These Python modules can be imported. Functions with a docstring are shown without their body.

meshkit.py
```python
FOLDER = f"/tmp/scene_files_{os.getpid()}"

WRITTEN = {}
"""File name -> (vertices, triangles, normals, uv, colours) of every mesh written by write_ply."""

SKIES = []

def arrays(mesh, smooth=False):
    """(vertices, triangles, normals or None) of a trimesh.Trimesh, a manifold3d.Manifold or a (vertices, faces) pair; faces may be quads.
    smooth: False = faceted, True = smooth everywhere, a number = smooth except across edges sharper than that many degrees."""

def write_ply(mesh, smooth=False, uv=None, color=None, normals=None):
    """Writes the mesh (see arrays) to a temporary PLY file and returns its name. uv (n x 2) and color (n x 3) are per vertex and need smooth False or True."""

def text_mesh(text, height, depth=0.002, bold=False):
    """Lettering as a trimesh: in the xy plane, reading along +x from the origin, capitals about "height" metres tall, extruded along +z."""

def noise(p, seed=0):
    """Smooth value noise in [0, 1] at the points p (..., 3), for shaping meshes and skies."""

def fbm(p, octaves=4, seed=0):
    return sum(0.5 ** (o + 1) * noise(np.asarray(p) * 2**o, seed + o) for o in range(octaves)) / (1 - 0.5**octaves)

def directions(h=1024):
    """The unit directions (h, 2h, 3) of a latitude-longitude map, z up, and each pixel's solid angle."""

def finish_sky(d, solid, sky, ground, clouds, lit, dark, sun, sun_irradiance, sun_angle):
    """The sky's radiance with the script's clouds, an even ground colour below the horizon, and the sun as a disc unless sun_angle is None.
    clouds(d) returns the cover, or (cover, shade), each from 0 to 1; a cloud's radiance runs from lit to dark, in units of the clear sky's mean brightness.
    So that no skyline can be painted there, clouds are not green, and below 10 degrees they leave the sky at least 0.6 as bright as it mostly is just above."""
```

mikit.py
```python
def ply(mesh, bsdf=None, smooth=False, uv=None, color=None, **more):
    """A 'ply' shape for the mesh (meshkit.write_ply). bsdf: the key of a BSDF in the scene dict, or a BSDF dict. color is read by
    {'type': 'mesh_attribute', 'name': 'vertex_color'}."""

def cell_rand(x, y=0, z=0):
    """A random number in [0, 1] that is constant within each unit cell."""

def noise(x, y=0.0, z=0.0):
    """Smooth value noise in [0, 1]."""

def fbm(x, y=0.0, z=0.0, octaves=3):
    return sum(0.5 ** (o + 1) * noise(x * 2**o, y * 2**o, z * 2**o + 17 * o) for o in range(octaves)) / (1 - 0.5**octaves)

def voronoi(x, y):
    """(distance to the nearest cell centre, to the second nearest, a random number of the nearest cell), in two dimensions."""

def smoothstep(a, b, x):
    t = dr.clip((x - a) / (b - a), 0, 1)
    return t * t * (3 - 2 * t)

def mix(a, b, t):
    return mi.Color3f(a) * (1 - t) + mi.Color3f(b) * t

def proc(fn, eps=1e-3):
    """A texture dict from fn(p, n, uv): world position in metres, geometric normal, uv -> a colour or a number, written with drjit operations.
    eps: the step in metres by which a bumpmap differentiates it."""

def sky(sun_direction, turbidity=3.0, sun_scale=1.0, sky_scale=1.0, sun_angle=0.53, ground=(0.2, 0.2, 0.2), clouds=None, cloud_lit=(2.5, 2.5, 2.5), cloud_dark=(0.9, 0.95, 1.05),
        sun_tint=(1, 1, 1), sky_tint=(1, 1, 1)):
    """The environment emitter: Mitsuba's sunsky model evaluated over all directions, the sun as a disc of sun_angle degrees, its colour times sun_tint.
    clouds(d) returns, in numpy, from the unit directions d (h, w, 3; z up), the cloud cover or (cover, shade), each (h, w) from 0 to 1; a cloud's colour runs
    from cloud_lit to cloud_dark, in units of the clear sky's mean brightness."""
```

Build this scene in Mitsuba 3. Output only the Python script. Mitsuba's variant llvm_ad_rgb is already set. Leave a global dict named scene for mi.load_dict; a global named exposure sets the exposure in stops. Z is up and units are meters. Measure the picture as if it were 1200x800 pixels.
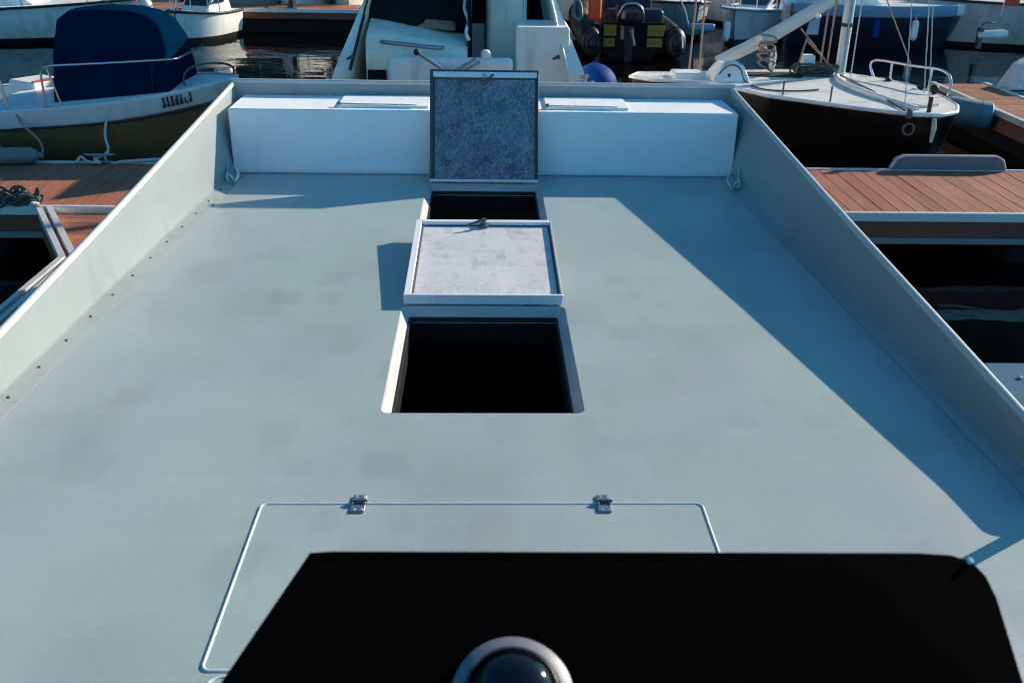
import math, random
import numpy as np, trimesh, drjit as dr, mitsuba as mi
import manifold3d as m3
from shapely.geometry import Polygon, box as sbox, LineString
import mikit, meshkit
from mikit import proc, noise, fbm, voronoi, smoothstep, mix, cell_rand

rng = random.Random(7)
T = mi.ScalarTransform4f
scene, labels = {}, {}

# ------------------------------------------------------------------ camera, sky, exposure
EYE = 1.7                                   # the photographer stands on the deck (z = 0)
PITCH, YAW, ROLL = math.radians(24.279), math.radians(1.813), math.radians(0.981)
fw = np.array([math.sin(YAW) * math.cos(PITCH), math.cos(YAW) * math.cos(PITCH), -math.sin(PITCH)])
rt0 = np.array([math.cos(YAW), -math.sin(YAW), 0.0])
up0 = np.cross(rt0, fw)
up = -math.sin(ROLL) * rt0 + math.cos(ROLL) * up0
scene['camera'] = {'type': 'thinlens', 'fov': math.degrees(2 * math.atan(600 / 1166.7)), 'fov_axis': 'x',
                   'near_clip': 0.05, 'far_clip': 600.0, 'aperture_radius': 0.0028, 'focus_distance': 5.4,
                   'to_world': T().look_at(origin=[0, 0, EYE], target=[fw[0], fw[1], EYE + fw[2]], up=up.tolist())}
SUN = (1.92, 1.20, 1.0)
scene['sky'] = mikit.sky(SUN, turbidity=3, sun_scale=1.0, sky_scale=1.0, sky_tint=(0.38, 0.93, 1.17), sun_tint=(1.0, 1.09, 1.36))
exposure = 2.45

# ------------------------------------------------------------------ materials
def pr(key, col, rough=0.5, metal=0.0, spec=0.5, coat=0.0, **kw):
    d = {'type': 'principled', 'base_color': col if isinstance(col, dict) else {'type': 'rgb', 'value': list(col)},
         'roughness': rough, 'specular': spec}
    if metal: d['metallic'] = metal
    if coat: d['clearcoat'] = coat; d['clearcoat_gloss'] = 0.85
    d.update(kw)
    scene[key] = {'type': 'twosided', 'bsdf': d}
    return key

def bumped(key, inner, fn, scale=1.0, eps=1e-3):
    scene[key] = {'type': 'twosided', 'bsdf': {'type': 'bumpmap', 'arbitrary': {**proc(fn, eps), 'raw': True} if False else proc(fn, eps), 'scale': scale, 'bsdf': inner}}
    return key

def deck_colour(p, n, uv):
    a = fbm(p.x * 1.1 + 3, p.y * 1.1, p.z, 4)
    wx, wy = p.x + 0.05 * noise(p.x * 5, p.y * 5, 3.0), p.y + 0.06 * noise(p.x * 4 + 9, p.y * 4, 7.0)
    b = noise(wx * 3.1 + 9, wy * 2.6 + 4, 5.0)
    c = fbm(p.x * 60, p.y * 60, p.z * 60, 2)
    tx, ty = wx * 5.2 + 43, wy * 4.1 + 21
    fx, fy = tx - dr.floor(tx), ty - dr.floor(ty)
    sq = smoothstep(0.0, 0.28, fx) * smoothstep(1.0, 0.72, fx) * smoothstep(0.0, 0.28, fy) * smoothstep(1.0, 0.72, fy)
    d = sq * smoothstep(0.70, 1.0, cell_rand(tx, ty, 5)) * smoothstep(0.3, 0.6, noise(p.x * 1.1, p.y * 1.1 + 30, 8.0))
    col = mix((0.294, 0.368, 0.368), (0.326, 0.402, 0.402), smoothstep(0.3, 0.7, a))
    h = fbm(p.x * 2.3 + 70, p.y * 1.9 + 11, 3.0, 3)
    col = col * mix((0.97, 1.01, 0.99), (1.03, 0.99, 1.02), smoothstep(0.35, 0.65, h))
    foot = smoothstep(0.62, 0.80, noise(p.x * 8.5 + 3, p.y * 6.5 + 8, 1.0)) * smoothstep(0.45, 0.7, noise(p.x * 1.9 + 14, p.y * 1.7 + 3, 6.0))
    col = col * (1 - 0.08 * smoothstep(0.55, 0.9, b)) * (1 - 0.10 * d) * (1 - 0.05 * foot) * (0.975 + 0.05 * c)
    scr = fbm(p.x * 3 + 8 * noise(p.x, p.y, 1.0), p.y * 40, p.z * 3, 2)
    f3, f4, k2 = voronoi(p.x * 5 + 0.5 * noise(p.x * 9, p.y * 9, 2.0), p.y * 4)
    scuff = smoothstep(0.030, 0.0, dr.abs(f4 - f3)) * smoothstep(0.70, 0.80, noise(p.x * 6 + 31, p.y * 6, 9.0))
    return col * (1 + 0.03 * smoothstep(0.70, 0.86, scr)) * (1 - 0.05 * scuff)

def paint_colour(p, n, uv):
    a = fbm(p.x * 1.6, p.y * 1.6, p.z * 2.5, 4)
    s = fbm(p.x * 14, p.y * 14, p.z * 2.2, 3)
    return mix((0.25, 0.29, 0.30), (0.285, 0.325, 0.335), smoothstep(0.3, 0.7, a)) * (1 - 0.10 * smoothstep(0.6, 0.8, s))

def white_paint(p, n, uv):
    a = fbm(p.x * 2, p.y * 2, p.z * 2, 4)
    drip = smoothstep(0.60, 0.80, fbm(p.x * 11, p.y * 3, p.z * 1.1, 3))
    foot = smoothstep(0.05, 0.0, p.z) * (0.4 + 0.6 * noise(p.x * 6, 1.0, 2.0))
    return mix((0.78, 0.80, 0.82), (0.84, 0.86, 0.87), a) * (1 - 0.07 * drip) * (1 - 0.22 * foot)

def alu_colour(p, n, uv):
    f1, f2, k = voronoi(p.x * 70 + 4 * noise(p.x * 30, p.y * 30, p.z * 30), (p.y + p.z * 1.3) * 70)
    a = fbm(p.x * 9, p.y * 9, p.z * 9, 4)
    b = fbm(p.x * 130, p.y * 130, p.z * 130, 2)
    col = mix((0.51, 0.515, 0.525), (0.65, 0.65, 0.655), smoothstep(0.2, 0.8, a * 0.65 + k * 0.12 + b * 0.33))
    stain = smoothstep(0.52, 0.75, fbm(p.x * 22 + 5, p.y * 14, p.z * 14, 4))
    br = fbm(p.x * 6, p.y * 160, 2.0, 2)
    return col * (1 - 0.17 * stain) * (0.94 + 0.12 * br)

def alu_dull(p, n, uv):
    l = p.y * 0.38 + p.z * 0.92
    q = fbm(p.x * 95, l * 80, 3.0, 3)
    f1, f2, k = voronoi(p.x * 85, l * 75)
    a = fbm(p.x * 8, l * 6, 1.0, 3)
    m_ = fbm(p.x * 26 + 3, l * 22, 6.0, 3)
    col = mix((0.075, 0.09, 0.11), (0.215, 0.25, 0.295), smoothstep(0.28, 0.72, q * 0.40 + m_ * 0.35 + a * 0.25))
    g = smoothstep(0.3, 0.7, fbm(p.x * 4 + 6, p.y * 4, p.z * 4, 2))
    return col + mi.Color3f(0.5, 0.53, 0.56) * (smoothstep(0.55, 0.95, k) * smoothstep(0.55, 0.2, f1) * 0.50 * (0.5 + 0.5 * g))

def plank_fn(c0, c1, seed):
    def fn(p, n, uv):
        g = fbm(p.x * 34 + seed, p.y * 3 + seed, p.z * 34, 4)
        f = fbm(p.x * 160 + seed, p.y * 9, 1.0, 2)
        s = fbm(p.x * 2.3 + seed, p.y * 2.3, 4.0, 3)
        return mix(c0, c1, g) * (0.82 + 0.3 * f) * (0.85 + 0.3 * s)
    return fn

def gelcoat(c, seed=0.0):
    def fn(p, n, uv):
        s = fbm(p.x * 9 + seed, p.y * 9, p.z * 1.3, 3)
        a = fbm(p.x * 1.3 + seed, p.y * 1.3, p.z * 3, 3)
        return mi.Color3f(*c) * (1 - 0.22 * smoothstep(0.5, 0.78, s)) * (0.92 + 0.12 * a)
    return proc(fn)

def deck_bump(p, n, uv):
    return fbm(p.x * 240, p.y * 240, p.z * 240, 2) * 0.00035 + fbm(p.x * 3, p.y * 3, p.z * 3, 2) * 0.006

def plate_bump(p, n, uv):
    return fbm(p.x * 2.0, p.y * 1.7, p.z * 3.0, 2) * 0.010 + noise(p.x * 7, p.y * 7, p.z * 7) * 0.0008

def fabric_bump(p, n, uv):
    return fbm(p.x * 4, p.y * 3, p.z * 9, 3) * 0.03 + noise(p.x * 300, p.y * 300, p.z * 300) * 0.0004

def water_bump(p, n, uv):
    a = fbm(p.x * 0.7, p.y * 1.8, 0.0, 3) * 0.011
    b = fbm(p.x * 3.0 + 9, p.y * 6.5, 3.0, 3) * 0.0020
    return a + b

def pbase(col, rough, **kw):
    return {'type': 'principled', 'base_color': col if isinstance(col, dict) else {'type': 'rgb', 'value': list(col)}, 'roughness': rough, **kw}

bumped('deck_paint', pbase(proc(deck_colour), 0.36, specular=0.4), deck_bump)
bumped('hull_paint', pbase(proc(paint_colour), 0.20, specular=0.35), plate_bump)
bumped('white_enamel', pbase(proc(white_paint), 0.35, specular=0.45), plate_bump)
pr('sunlit_rim_paint', (0.50, 0.52, 0.51), 0.35)  # hull paint lightened: sun grazing the rims put into the colour
pr('frame_metal', proc(lambda p, n, uv: mix((0.36, 0.38, 0.40), (0.52, 0.54, 0.56), fbm(p.x * 12, p.y * 9, p.z * 30, 3))), 0.42, 0.1)
bumped('bare_alu', pbase(proc(alu_colour), 0.55, metallic=0.1), lambda p, n, uv: fbm(p.x * 90, p.y * 90, p.z * 90, 3) * 0.0022)
bumped('dull_alu', pbase(proc(alu_dull), 0.42, metallic=0.35), lambda p, n, uv: fbm(p.x * 80, p.y * 80, p.z * 80, 3) * 0.003)
pr('lid_edge', (0.74, 0.75, 0.77), 0.42, 0.05)
pr('lid_shaded_side', (0.34, 0.37, 0.41), 0.45, 0.1)  # right rim of the flat lid: shade on that side put into the colour
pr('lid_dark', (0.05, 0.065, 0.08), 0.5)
pr('rubber', (0.012, 0.013, 0.015), 0.6)
pr('steel', (0.62, 0.63, 0.65), 0.22, 0.95)
pr('dull_steel', (0.34, 0.36, 0.40), 0.38, 0.85)
pr('bolt_steel', (0.10, 0.11, 0.12), 0.4, 0.6)
pr('sealant', (0.62, 0.66, 0.67), 0.5)
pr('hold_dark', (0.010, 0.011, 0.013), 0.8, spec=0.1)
pr('console_black', (0.0012, 0.0012, 0.0014), 0.8, spec=0.02)
pr('bezel', (0.19, 0.21, 0.24), 0.5, 0.4)
pr('lens_black', (0.003, 0.003, 0.006), 0.08, spec=0.5)
pr('card_white', (0.5, 0.5, 0.52), 0.6)
pr('red_paint', (0.55, 0.05, 0.03), 0.5)
for i, (a, b) in enumerate([((0.21, 0.078, 0.046), (0.325, 0.128, 0.077)), ((0.235, 0.088, 0.054), (0.35, 0.140, 0.087)), ((0.19, 0.069, 0.042), (0.30, 0.116, 0.072))]):
    bumped(f'plank_{i}', pbase(proc(plank_fn(a, b, 11.3 * i)), 0.62, specular=0.3), lambda p, n, uv: fbm(p.x * 70, p.y * 4, 0.0, 3) * 0.004)
bumped('fascia_wood', pbase(proc(plank_fn((0.13, 0.046, 0.030), (0.21, 0.075, 0.048), 5.0)), 0.6, specular=0.3), lambda p, n, uv: fbm(p.x * 3, p.y * 40, p.z * 60, 3) * 0.003)
pr('trim_alu', (0.60, 0.61, 0.60), 0.4, 0.3)
pr('float_dark', (0.012, 0.012, 0.013), 0.8, spec=0.1)
pr('joist_brown', (0.09, 0.04, 0.028), 0.8, spec=0.1)
pr('float_grey', (0.20, 0.20, 0.20), 0.8, spec=0.2)
pr('galv', proc(lambda p, n, uv: mix((0.10, 0.13, 0.17), (0.17, 0.205, 0.25), fbm(p.x * 12, p.y * 12, p.z * 12, 3))), 0.5, 0.3)
pr('gel_white', gelcoat((0.76, 0.77, 0.75)), 0.28, coat=0.4)
pr('gel_cream', gelcoat((0.85, 0.79, 0.66), 3.0), 0.3, coat=0.4)
pr('gel_shade', gelcoat((0.86, 0.79, 0.69), 6.0), 0.4, coat=0.1)
pr('gel_band', gelcoat((0.62, 0.62, 0.62), 6.0), 0.32, coat=0.3)
pr('gel_grey', gelcoat((0.42, 0.46, 0.48), 8.0), 0.35)
pr('gel_olive', gelcoat((0.16, 0.092, 0.036), 2.0), 0.35)
pr('gel_black', (0.0035, 0.0035, 0.0045), 0.3, spec=0.25)
pr('gel_navy', (0.010, 0.016, 0.035), 0.3)
pr('boot_black', (0.012, 0.012, 0.014), 0.5)
pr('sail_deck', gelcoat((0.60, 0.60, 0.56), 4.0), 0.5)
pr('sail_panel', gelcoat((0.52, 0.53, 0.49), 14.0), 0.6)
pr('blue_cover', (0.15, 0.27, 0.42), 0.6)
bumped('navy_fabric', pbase((0.0008, 0.014, 0.042), 0.9, specular=0.0), fabric_bump)
bumped('black_fabric', pbase((0.006, 0.007, 0.010), 0.75, specular=0.2), fabric_bump)
pr('window_dark', (0.012, 0.016, 0.02), 0.08, spec=0.6)
pr('rib_tube', (0.010, 0.011, 0.014), 0.5)
pr('rib_navy', (0.006, 0.010, 0.032), 0.5)
pr('moss_panel', proc(lambda p, n, uv: mix((0.10, 0.10, 0.012), (0.24, 0.22, 0.02), fbm(p.x * 8, p.y * 8, p.z * 14, 3))), 0.55)
pr('engine_black', (0.008, 0.008, 0.011), 0.18, coat=0.6)
pr('orange', (0.70, 0.09, 0.02), 0.6)
pr('buoy_blue', (0.0008, 0.040, 0.21), 0.6, spec=0.1)
pr('fender_grey', proc(lambda p, n, uv: mix((0.10, 0.13, 0.14), (0.16, 0.195, 0.21), fbm(p.x * 9, p.y * 9, p.z * 9, 3))), 0.5)
pr('fender_blue', (0.09, 0.19, 0.25), 0.5)
pr('pale_blue', gelcoat((0.030, 0.115, 0.200), 9.0), 0.7, spec=0.1)
pr('spar', (0.56, 0.57, 0.56), 0.4, 0.2)
pr('rope_white', proc(lambda p, n, uv: mix((0.35, 0.34, 0.30), (0.62, 0.61, 0.56), noise(p.x * 140, p.y * 140, p.z * 140))), 0.85)
pr('rope_dark', proc(lambda p, n, uv: mix((0.03, 0.04, 0.035), (0.12, 0.13, 0.11), noise(p.x * 90, p.y * 90, p.z * 90))), 0.9)
pr('rope_blue', (0.03, 0.05, 0.10), 0.8)
pr('rope_tan', (0.30, 0.20, 0.15), 0.85)
pr('letter', (0.012, 0.018, 0.03), 0.5)
pr('hill_green', proc(lambda p, n, uv: mix((0.018, 0.028, 0.014), (0.05, 0.06, 0.03), fbm(p.x * 0.25, p.y * 0.25, p.z * 0.3, 4))), 0.95, spec=0.05)
pr('bed_dark', (0.008, 0.010, 0.010), 0.9)
scene['water_skin'] = {'type': 'bumpmap', 'arbitrary': proc(water_bump, 4e-3), 'scale': 1.0,
                       'bsdf': pbase((0.0010, 0.0016, 0.0024), 0.03, specular=0.25)}

# ------------------------------------------------------------------ mesh helpers
def cat(ms):
    return trimesh.util.concatenate([m for m in ms])

def tm(m):
    if isinstance(m, trimesh.Trimesh): return m
    g = m.to_mesh()
    return trimesh.Trimesh(g.vert_properties[:, :3], g.tri_verts, process=False)

def hull(pts):
    return tm(m3.Manifold.hull_points(np.asarray(pts, float)))

def bx(x0, x1, y0, y1, z0, z1, c=0.0):
    if c <= 0:
        m = trimesh.creation.box((x1 - x0, y1 - y0, z1 - z0)); m.apply_translation(((x0 + x1) / 2, (y0 + y1) / 2, (z0 + z1) / 2)); return m
    pts = []
    for x, sx in ((x0, 1), (x1, -1)):
        for y, sy in ((y0, 1), (y1, -1)):
            for z, sz in ((z0, 1), (z1, -1)):
                pts += [(x, y + sy * c, z + sz * c), (x + sx * c, y, z + sz * c), (x + sx * c, y + sy * c, z)]
    return hull(pts)

def rbx(x0, x1, y0, y1, z0, z1, r, n=16):
    """a box with rounded edges"""
    s = trimesh.creation.icosphere(2, r).vertices if n <= 16 else trimesh.creation.icosphere(3, r).vertices
    pts = [s + np.array((x, y, z)) for x in (x0 + r, x1 - r) for y in (y0 + r, y1 - r) for z in (z0 + r, z1 - r)]
    return hull(np.vstack(pts))

def prism(poly, z0, z1):
    if not isinstance(poly, Polygon) and not hasattr(poly, 'geoms'): poly = Polygon(poly)
    gs = getattr(poly, 'geoms', [poly])
    ms = []
    for g in gs:
        m = trimesh.creation.extrude_polygon(g, z1 - z0, engine='earcut'); m.apply_translation((0, 0, z0)); ms.append(m)
    return cat(ms)

def tube(pts, r, n=8, close=False, smooth=0):
    p = np.asarray(pts, float)
    if smooth:
        from scipy.interpolate import splprep, splev
        tck, _ = splprep(p.T, s=0, k=min(3, len(p) - 1), per=close)
        p = np.array(splev(np.linspace(0, 1, smooth), tck)).T
        if close: p = p[:-1]
    t = (np.roll(p, -1, 0) - np.roll(p, 1, 0)) if close else np.gradient(p, axis=0)
    t /= np.linalg.norm(t, axis=1, keepdims=True) + 1e-12
    ref = np.array([0.13, 0.21, 1.0]) if np.mean(np.abs(t[:, 2])) < 0.7 else np.array([1.0, 0.17, 0.1])
    a = np.cross(t, ref); a /= np.linalg.norm(a, axis=1, keepdims=True) + 1e-12
    b = np.cross(t, a)
    rr = np.broadcast_to(r, (len(p),)).astype(float)
    ang = np.arange(n) * 2 * np.pi / n
    v = p[:, None] + rr[:, None, None] * (np.cos(ang)[None, :, None] * a[:, None] + np.sin(ang)[None, :, None] * b[:, None])
    k = len(p); f = []
    for i in range(k if close else k - 1):
        for j in range(n):
            q = [i * n + j, i * n + (j + 1) % n, ((i + 1) % k) * n + (j + 1) % n, ((i + 1) % k) * n + j]
            f += [[q[0], q[2], q[1]], [q[0], q[3], q[2]]]
    v = v.reshape(-1, 3)
    if not close:
        c0 = len(v); v = np.vstack([v, p[:1], p[-1:]])
        for j in range(n):
            f.append([c0, j, (j + 1) % n]); f.append([c0 + 1, (k - 1) * n + (j + 1) % n, (k - 1) * n + j])
    return trimesh.Trimesh(v, f, process=False)

def lathe(prof, n=32, at=(0, 0, 0), axis=(0, 0, 1)):
    m = trimesh.creation.revolve(np.asarray(prof, float), sections=n)
    R = trimesh.geometry.align_vectors((0, 0, 1), np.asarray(axis, float) / np.linalg.norm(axis))
    m.apply_transform(R); m.apply_translation(at)
    return m

def grid(V, close_u=False, close_v=False):
    V = np.asarray(V, float); a, b = V.shape[:2]; f = []
    for i in range(a if close_u else a - 1):
        for j in range(b if close_v else b - 1):
            q = [i * b + j, ((i + 1) % a) * b + j, ((i + 1) % a) * b + (j + 1) % b, i * b + (j + 1) % b]
            f += [[q[0], q[1], q[2]], [q[0], q[2], q[3]]]
    return trimesh.Trimesh(V.reshape(-1, 3), f, process=False)

def ball(c, r, s=(1, 1, 1), sub=3):
    m = trimesh.creation.icosphere(sub, r); m.apply_scale(s); m.apply_translation(c); return m

def turn(m, deg, at=(0, 0, 0), axis=(0, 0, 1)):
    m = m.copy(); m.apply_transform(trimesh.transformations.rotation_matrix(math.radians(deg), axis, at)); return m

def moved(m, x, y, z):
    m = m.copy(); m.apply_translation((x, y, z)); return m

def fix(m):
    if m.is_watertight: trimesh.repair.fix_normals(m)
    return m

def wobble(m, amp, freq, seed=0):
    n = meshkit.fbm(m.vertices * freq, 3, seed) - 0.5
    m = m.copy(); m.vertices = m.vertices + m.vertex_normals * (n * 2 * amp)[:, None]; return m

# ------------------------------------------------------------------ scene helpers
def numbered(key):
    if key not in scene and key not in labels: return key
    i = 1
    while f'{key}_{i:03d}' in scene or f'{key}_{i:03d}' in labels: i += 1
    return f'{key}_{i:03d}'

def obj(name, mesh, mat, parent=None, smooth=32, label=None, **kw):
    key = numbered(f'{parent}__{name}' if parent else name)
    scene[key] = mikit.ply(mesh, mat, smooth=smooth, **kw)
    if label: labels[key] = {'label': label}
    return key

def thing(name, label, category, group=None):
    key = numbered(name)
    labels[key] = {'label': label, 'category': category}
    if group: labels[key]['group'] = group
    return key

def single(name, mesh, mat, label, category, group=None, smooth=32):
    key = obj(name, mesh, mat, smooth=smooth)
    labels[key] = {'label': label, 'category': category}
    if group: labels[key]['group'] = group
    return key

def struct(name, mesh, mat, label, kind='structure', smooth=32):
    key = obj(name, mesh, mat, smooth=smooth)
    labels[key] = {'label': label, 'kind': kind}
    return key

# ------------------------------------------------------------------ water, sea bed, unseen slope added to darken reflections
WATER, QUAY = -1.15, -0.70
w = prism(sbox(-260, -120, 260, 320), WATER - 0.002, WATER)
w = trimesh.Trimesh([(-260, -120, WATER), (260, -120, WATER), (260, 320, WATER), (-260, 320, WATER)], [[0, 1, 2], [0, 2, 3]], process=False)
struct('water', w, 'water_skin', 'dark still harbour water with broken reflections of the boats', smooth=False)
az, vs = np.radians(np.linspace(-125, 41, 150)), np.linspace(0, 1, 25)
H = np.zeros((150, 25, 3))
for i, a in enumerate(az):
    top = (52 + 5 * math.sin(a * 5 + 1) + 3 * math.sin(a * 13)) * min(1.0, 0.08 + (az[-1] - a) / 0.16)
    r = 72 + 6 * math.sin(a * 3) + 30 * vs ** 1.2
    H[i, :, 0] = r * math.sin(a); H[i, :, 1] = r * math.cos(a); H[i, :, 2] = WATER - 1 + (top + 1) * np.sin(vs * np.pi * 0.5)
n_ = meshkit.fbm(H * 0.13, 4) - 0.5
H[:, :, 2] += n_ * 5 * np.clip(vs * 4, 0, 1)[None]
struct('added_hillside', grid(H), 'hill_green', 'unseen wooded slope added to darken the water and the low sky', smooth=True)

# ------------------------------------------------------------------ the workboat we stand on
boat = thing('workboat', 'grey blue aluminium workboat with open deck hatches in the foreground', 'boat')
half = lambda y: 1.745 - 0.036 * (y - 3)
FL = 0.18
RY = np.array([2.56, 2.84, 3.4, 4.49, 5.4, 6.3, 6.88]); RZ = np.array([0.158, 0.168, 0.213, 0.297, 0.374, 0.452, 0.503])
rim_z = lambda y: float(np.interp(y, RY, RZ))
def rrect(x0, x1, y0, y1, r): return sbox(x0 + r, y0 + r, x1 - r, y1 - r).buffer(r, quad_segs=6)
front_hole = rrect(-0.367, 0.367, 3.143, 4.150, 0.03)
rear_hole = rrect(-0.365, 0.363, 5.44, 6.215, 0.03)
flush = [rrect(-0.665, 0.668, 1.857, 2.56, 0.018), rrect(-0.640, 0.668, 0.9, 1.83, 0.03)]
seam = [f.buffer(0.004) for f in flush]
outline = Polygon([(-1.90, 0.2), (1.90, 0.2), (1.86, 2.0), (half(2.6) + .03, 2.56), (half(6.9) + .03, 6.90), (-half(6.9) - .03, 6.90), (-half(2.6) - .03, 2.56), (-1.86, 2.0)])
deckpoly = outline.difference(front_hole).difference(rear_hole).difference(seam[0]).difference(seam[1])
obj('deck', prism(deckpoly, -0.02, 0.0), 'deck_paint', boat, smooth=False)
for f in flush:
    p_ = obj('flush_hatch_panel', prism(f, -0.02, 0.001), 'deck_paint', boat, smooth=False)
    ring = np.array(f.buffer(0.003).exterior.coords)[:-1]
    dense = np.array(LineString(list(ring) + [ring[0]]).segmentize(0.05).coords)[:-1]
    obj('sealant_bead', tube([(x, y, 0.001) for x, y in dense], 0.0042, 8, close=True), 'sealant', p_, smooth=True)
# strap hinges on the flush hatch
for x in (-0.375, 0.370):
    h = obj('hinge', cat([bx(x - 0.021, x + 0.021, 2.567, 2.605, 0.001, 0.007, 0.002), bx(x - 0.021, x + 0.021, 2.513, 2.553, 0.002, 0.008, 0.002),
                          bx(x - 0.023, x - 0.014, 2.548, 2.572, 0.002, 0.014, 0.002), bx(x + 0.014, x + 0.023, 2.548, 2.572, 0.002, 0.014, 0.002)]), 'dull_steel', boat,
            label='small grey steel strap hinge on the white bead' )
    obj('pin', tube([(x - 0.025, 2.560, 0.012), (x + 0.025, 2.560, 0.012)], 0.006, 10), 'bolt_steel', h)
    obj('screw', cat([lathe([(0, 0), (0.0045, 0), (0.0035, 0.0025), (0, 0.003)], 10, (x + dx, yy, 0.0072)) for dx in (-0.011, 0.011) for yy in (2.592, 2.525)]), 'steel', h)

# hull sides under the deck and the dark hold
ys = np.linspace(0.2, 6.9, 16); sec = []
for y in ys:
    hw = (1.90 if y < 2 else np.interp(y, [2.0, 2.56, 6.9], [1.86, half(2.6) + .03, half(6.9) + .03])); taper = 0.0 if y < 5.5 else (y - 5.5) * 0.12
    sec.append([(-hw, y, -0.001), (-hw * 0.97, y - taper, -0.55), (-hw * 0.9, y - taper, -1.0), (-hw * 0.55, y, -1.5), (hw * 0.55, y, -1.5), (hw * 0.9, y - taper, -1.0), (hw * 0.97, y - taper, -0.55), (hw, y, -0.001)])
S = np.array(sec)
caps = []
for e in (0, -1):
    b0 = S[e]; caps.append(trimesh.Trimesh(b0, [[0, i, i + 1] for i in range(1, 7)], process=False))
obj('hull', cat([grid(S)] + caps), 'hull_paint', boat)
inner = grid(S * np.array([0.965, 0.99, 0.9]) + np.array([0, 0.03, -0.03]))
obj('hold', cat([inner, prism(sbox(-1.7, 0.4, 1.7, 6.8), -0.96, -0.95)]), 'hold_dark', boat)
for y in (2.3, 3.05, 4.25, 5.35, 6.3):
    obj('deck_beam', prism(sbox(-1.66, y - 0.02, 1.66, y + 0.02), -0.16, -0.0215), 'hold_dark', boat, smooth=False)

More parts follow.
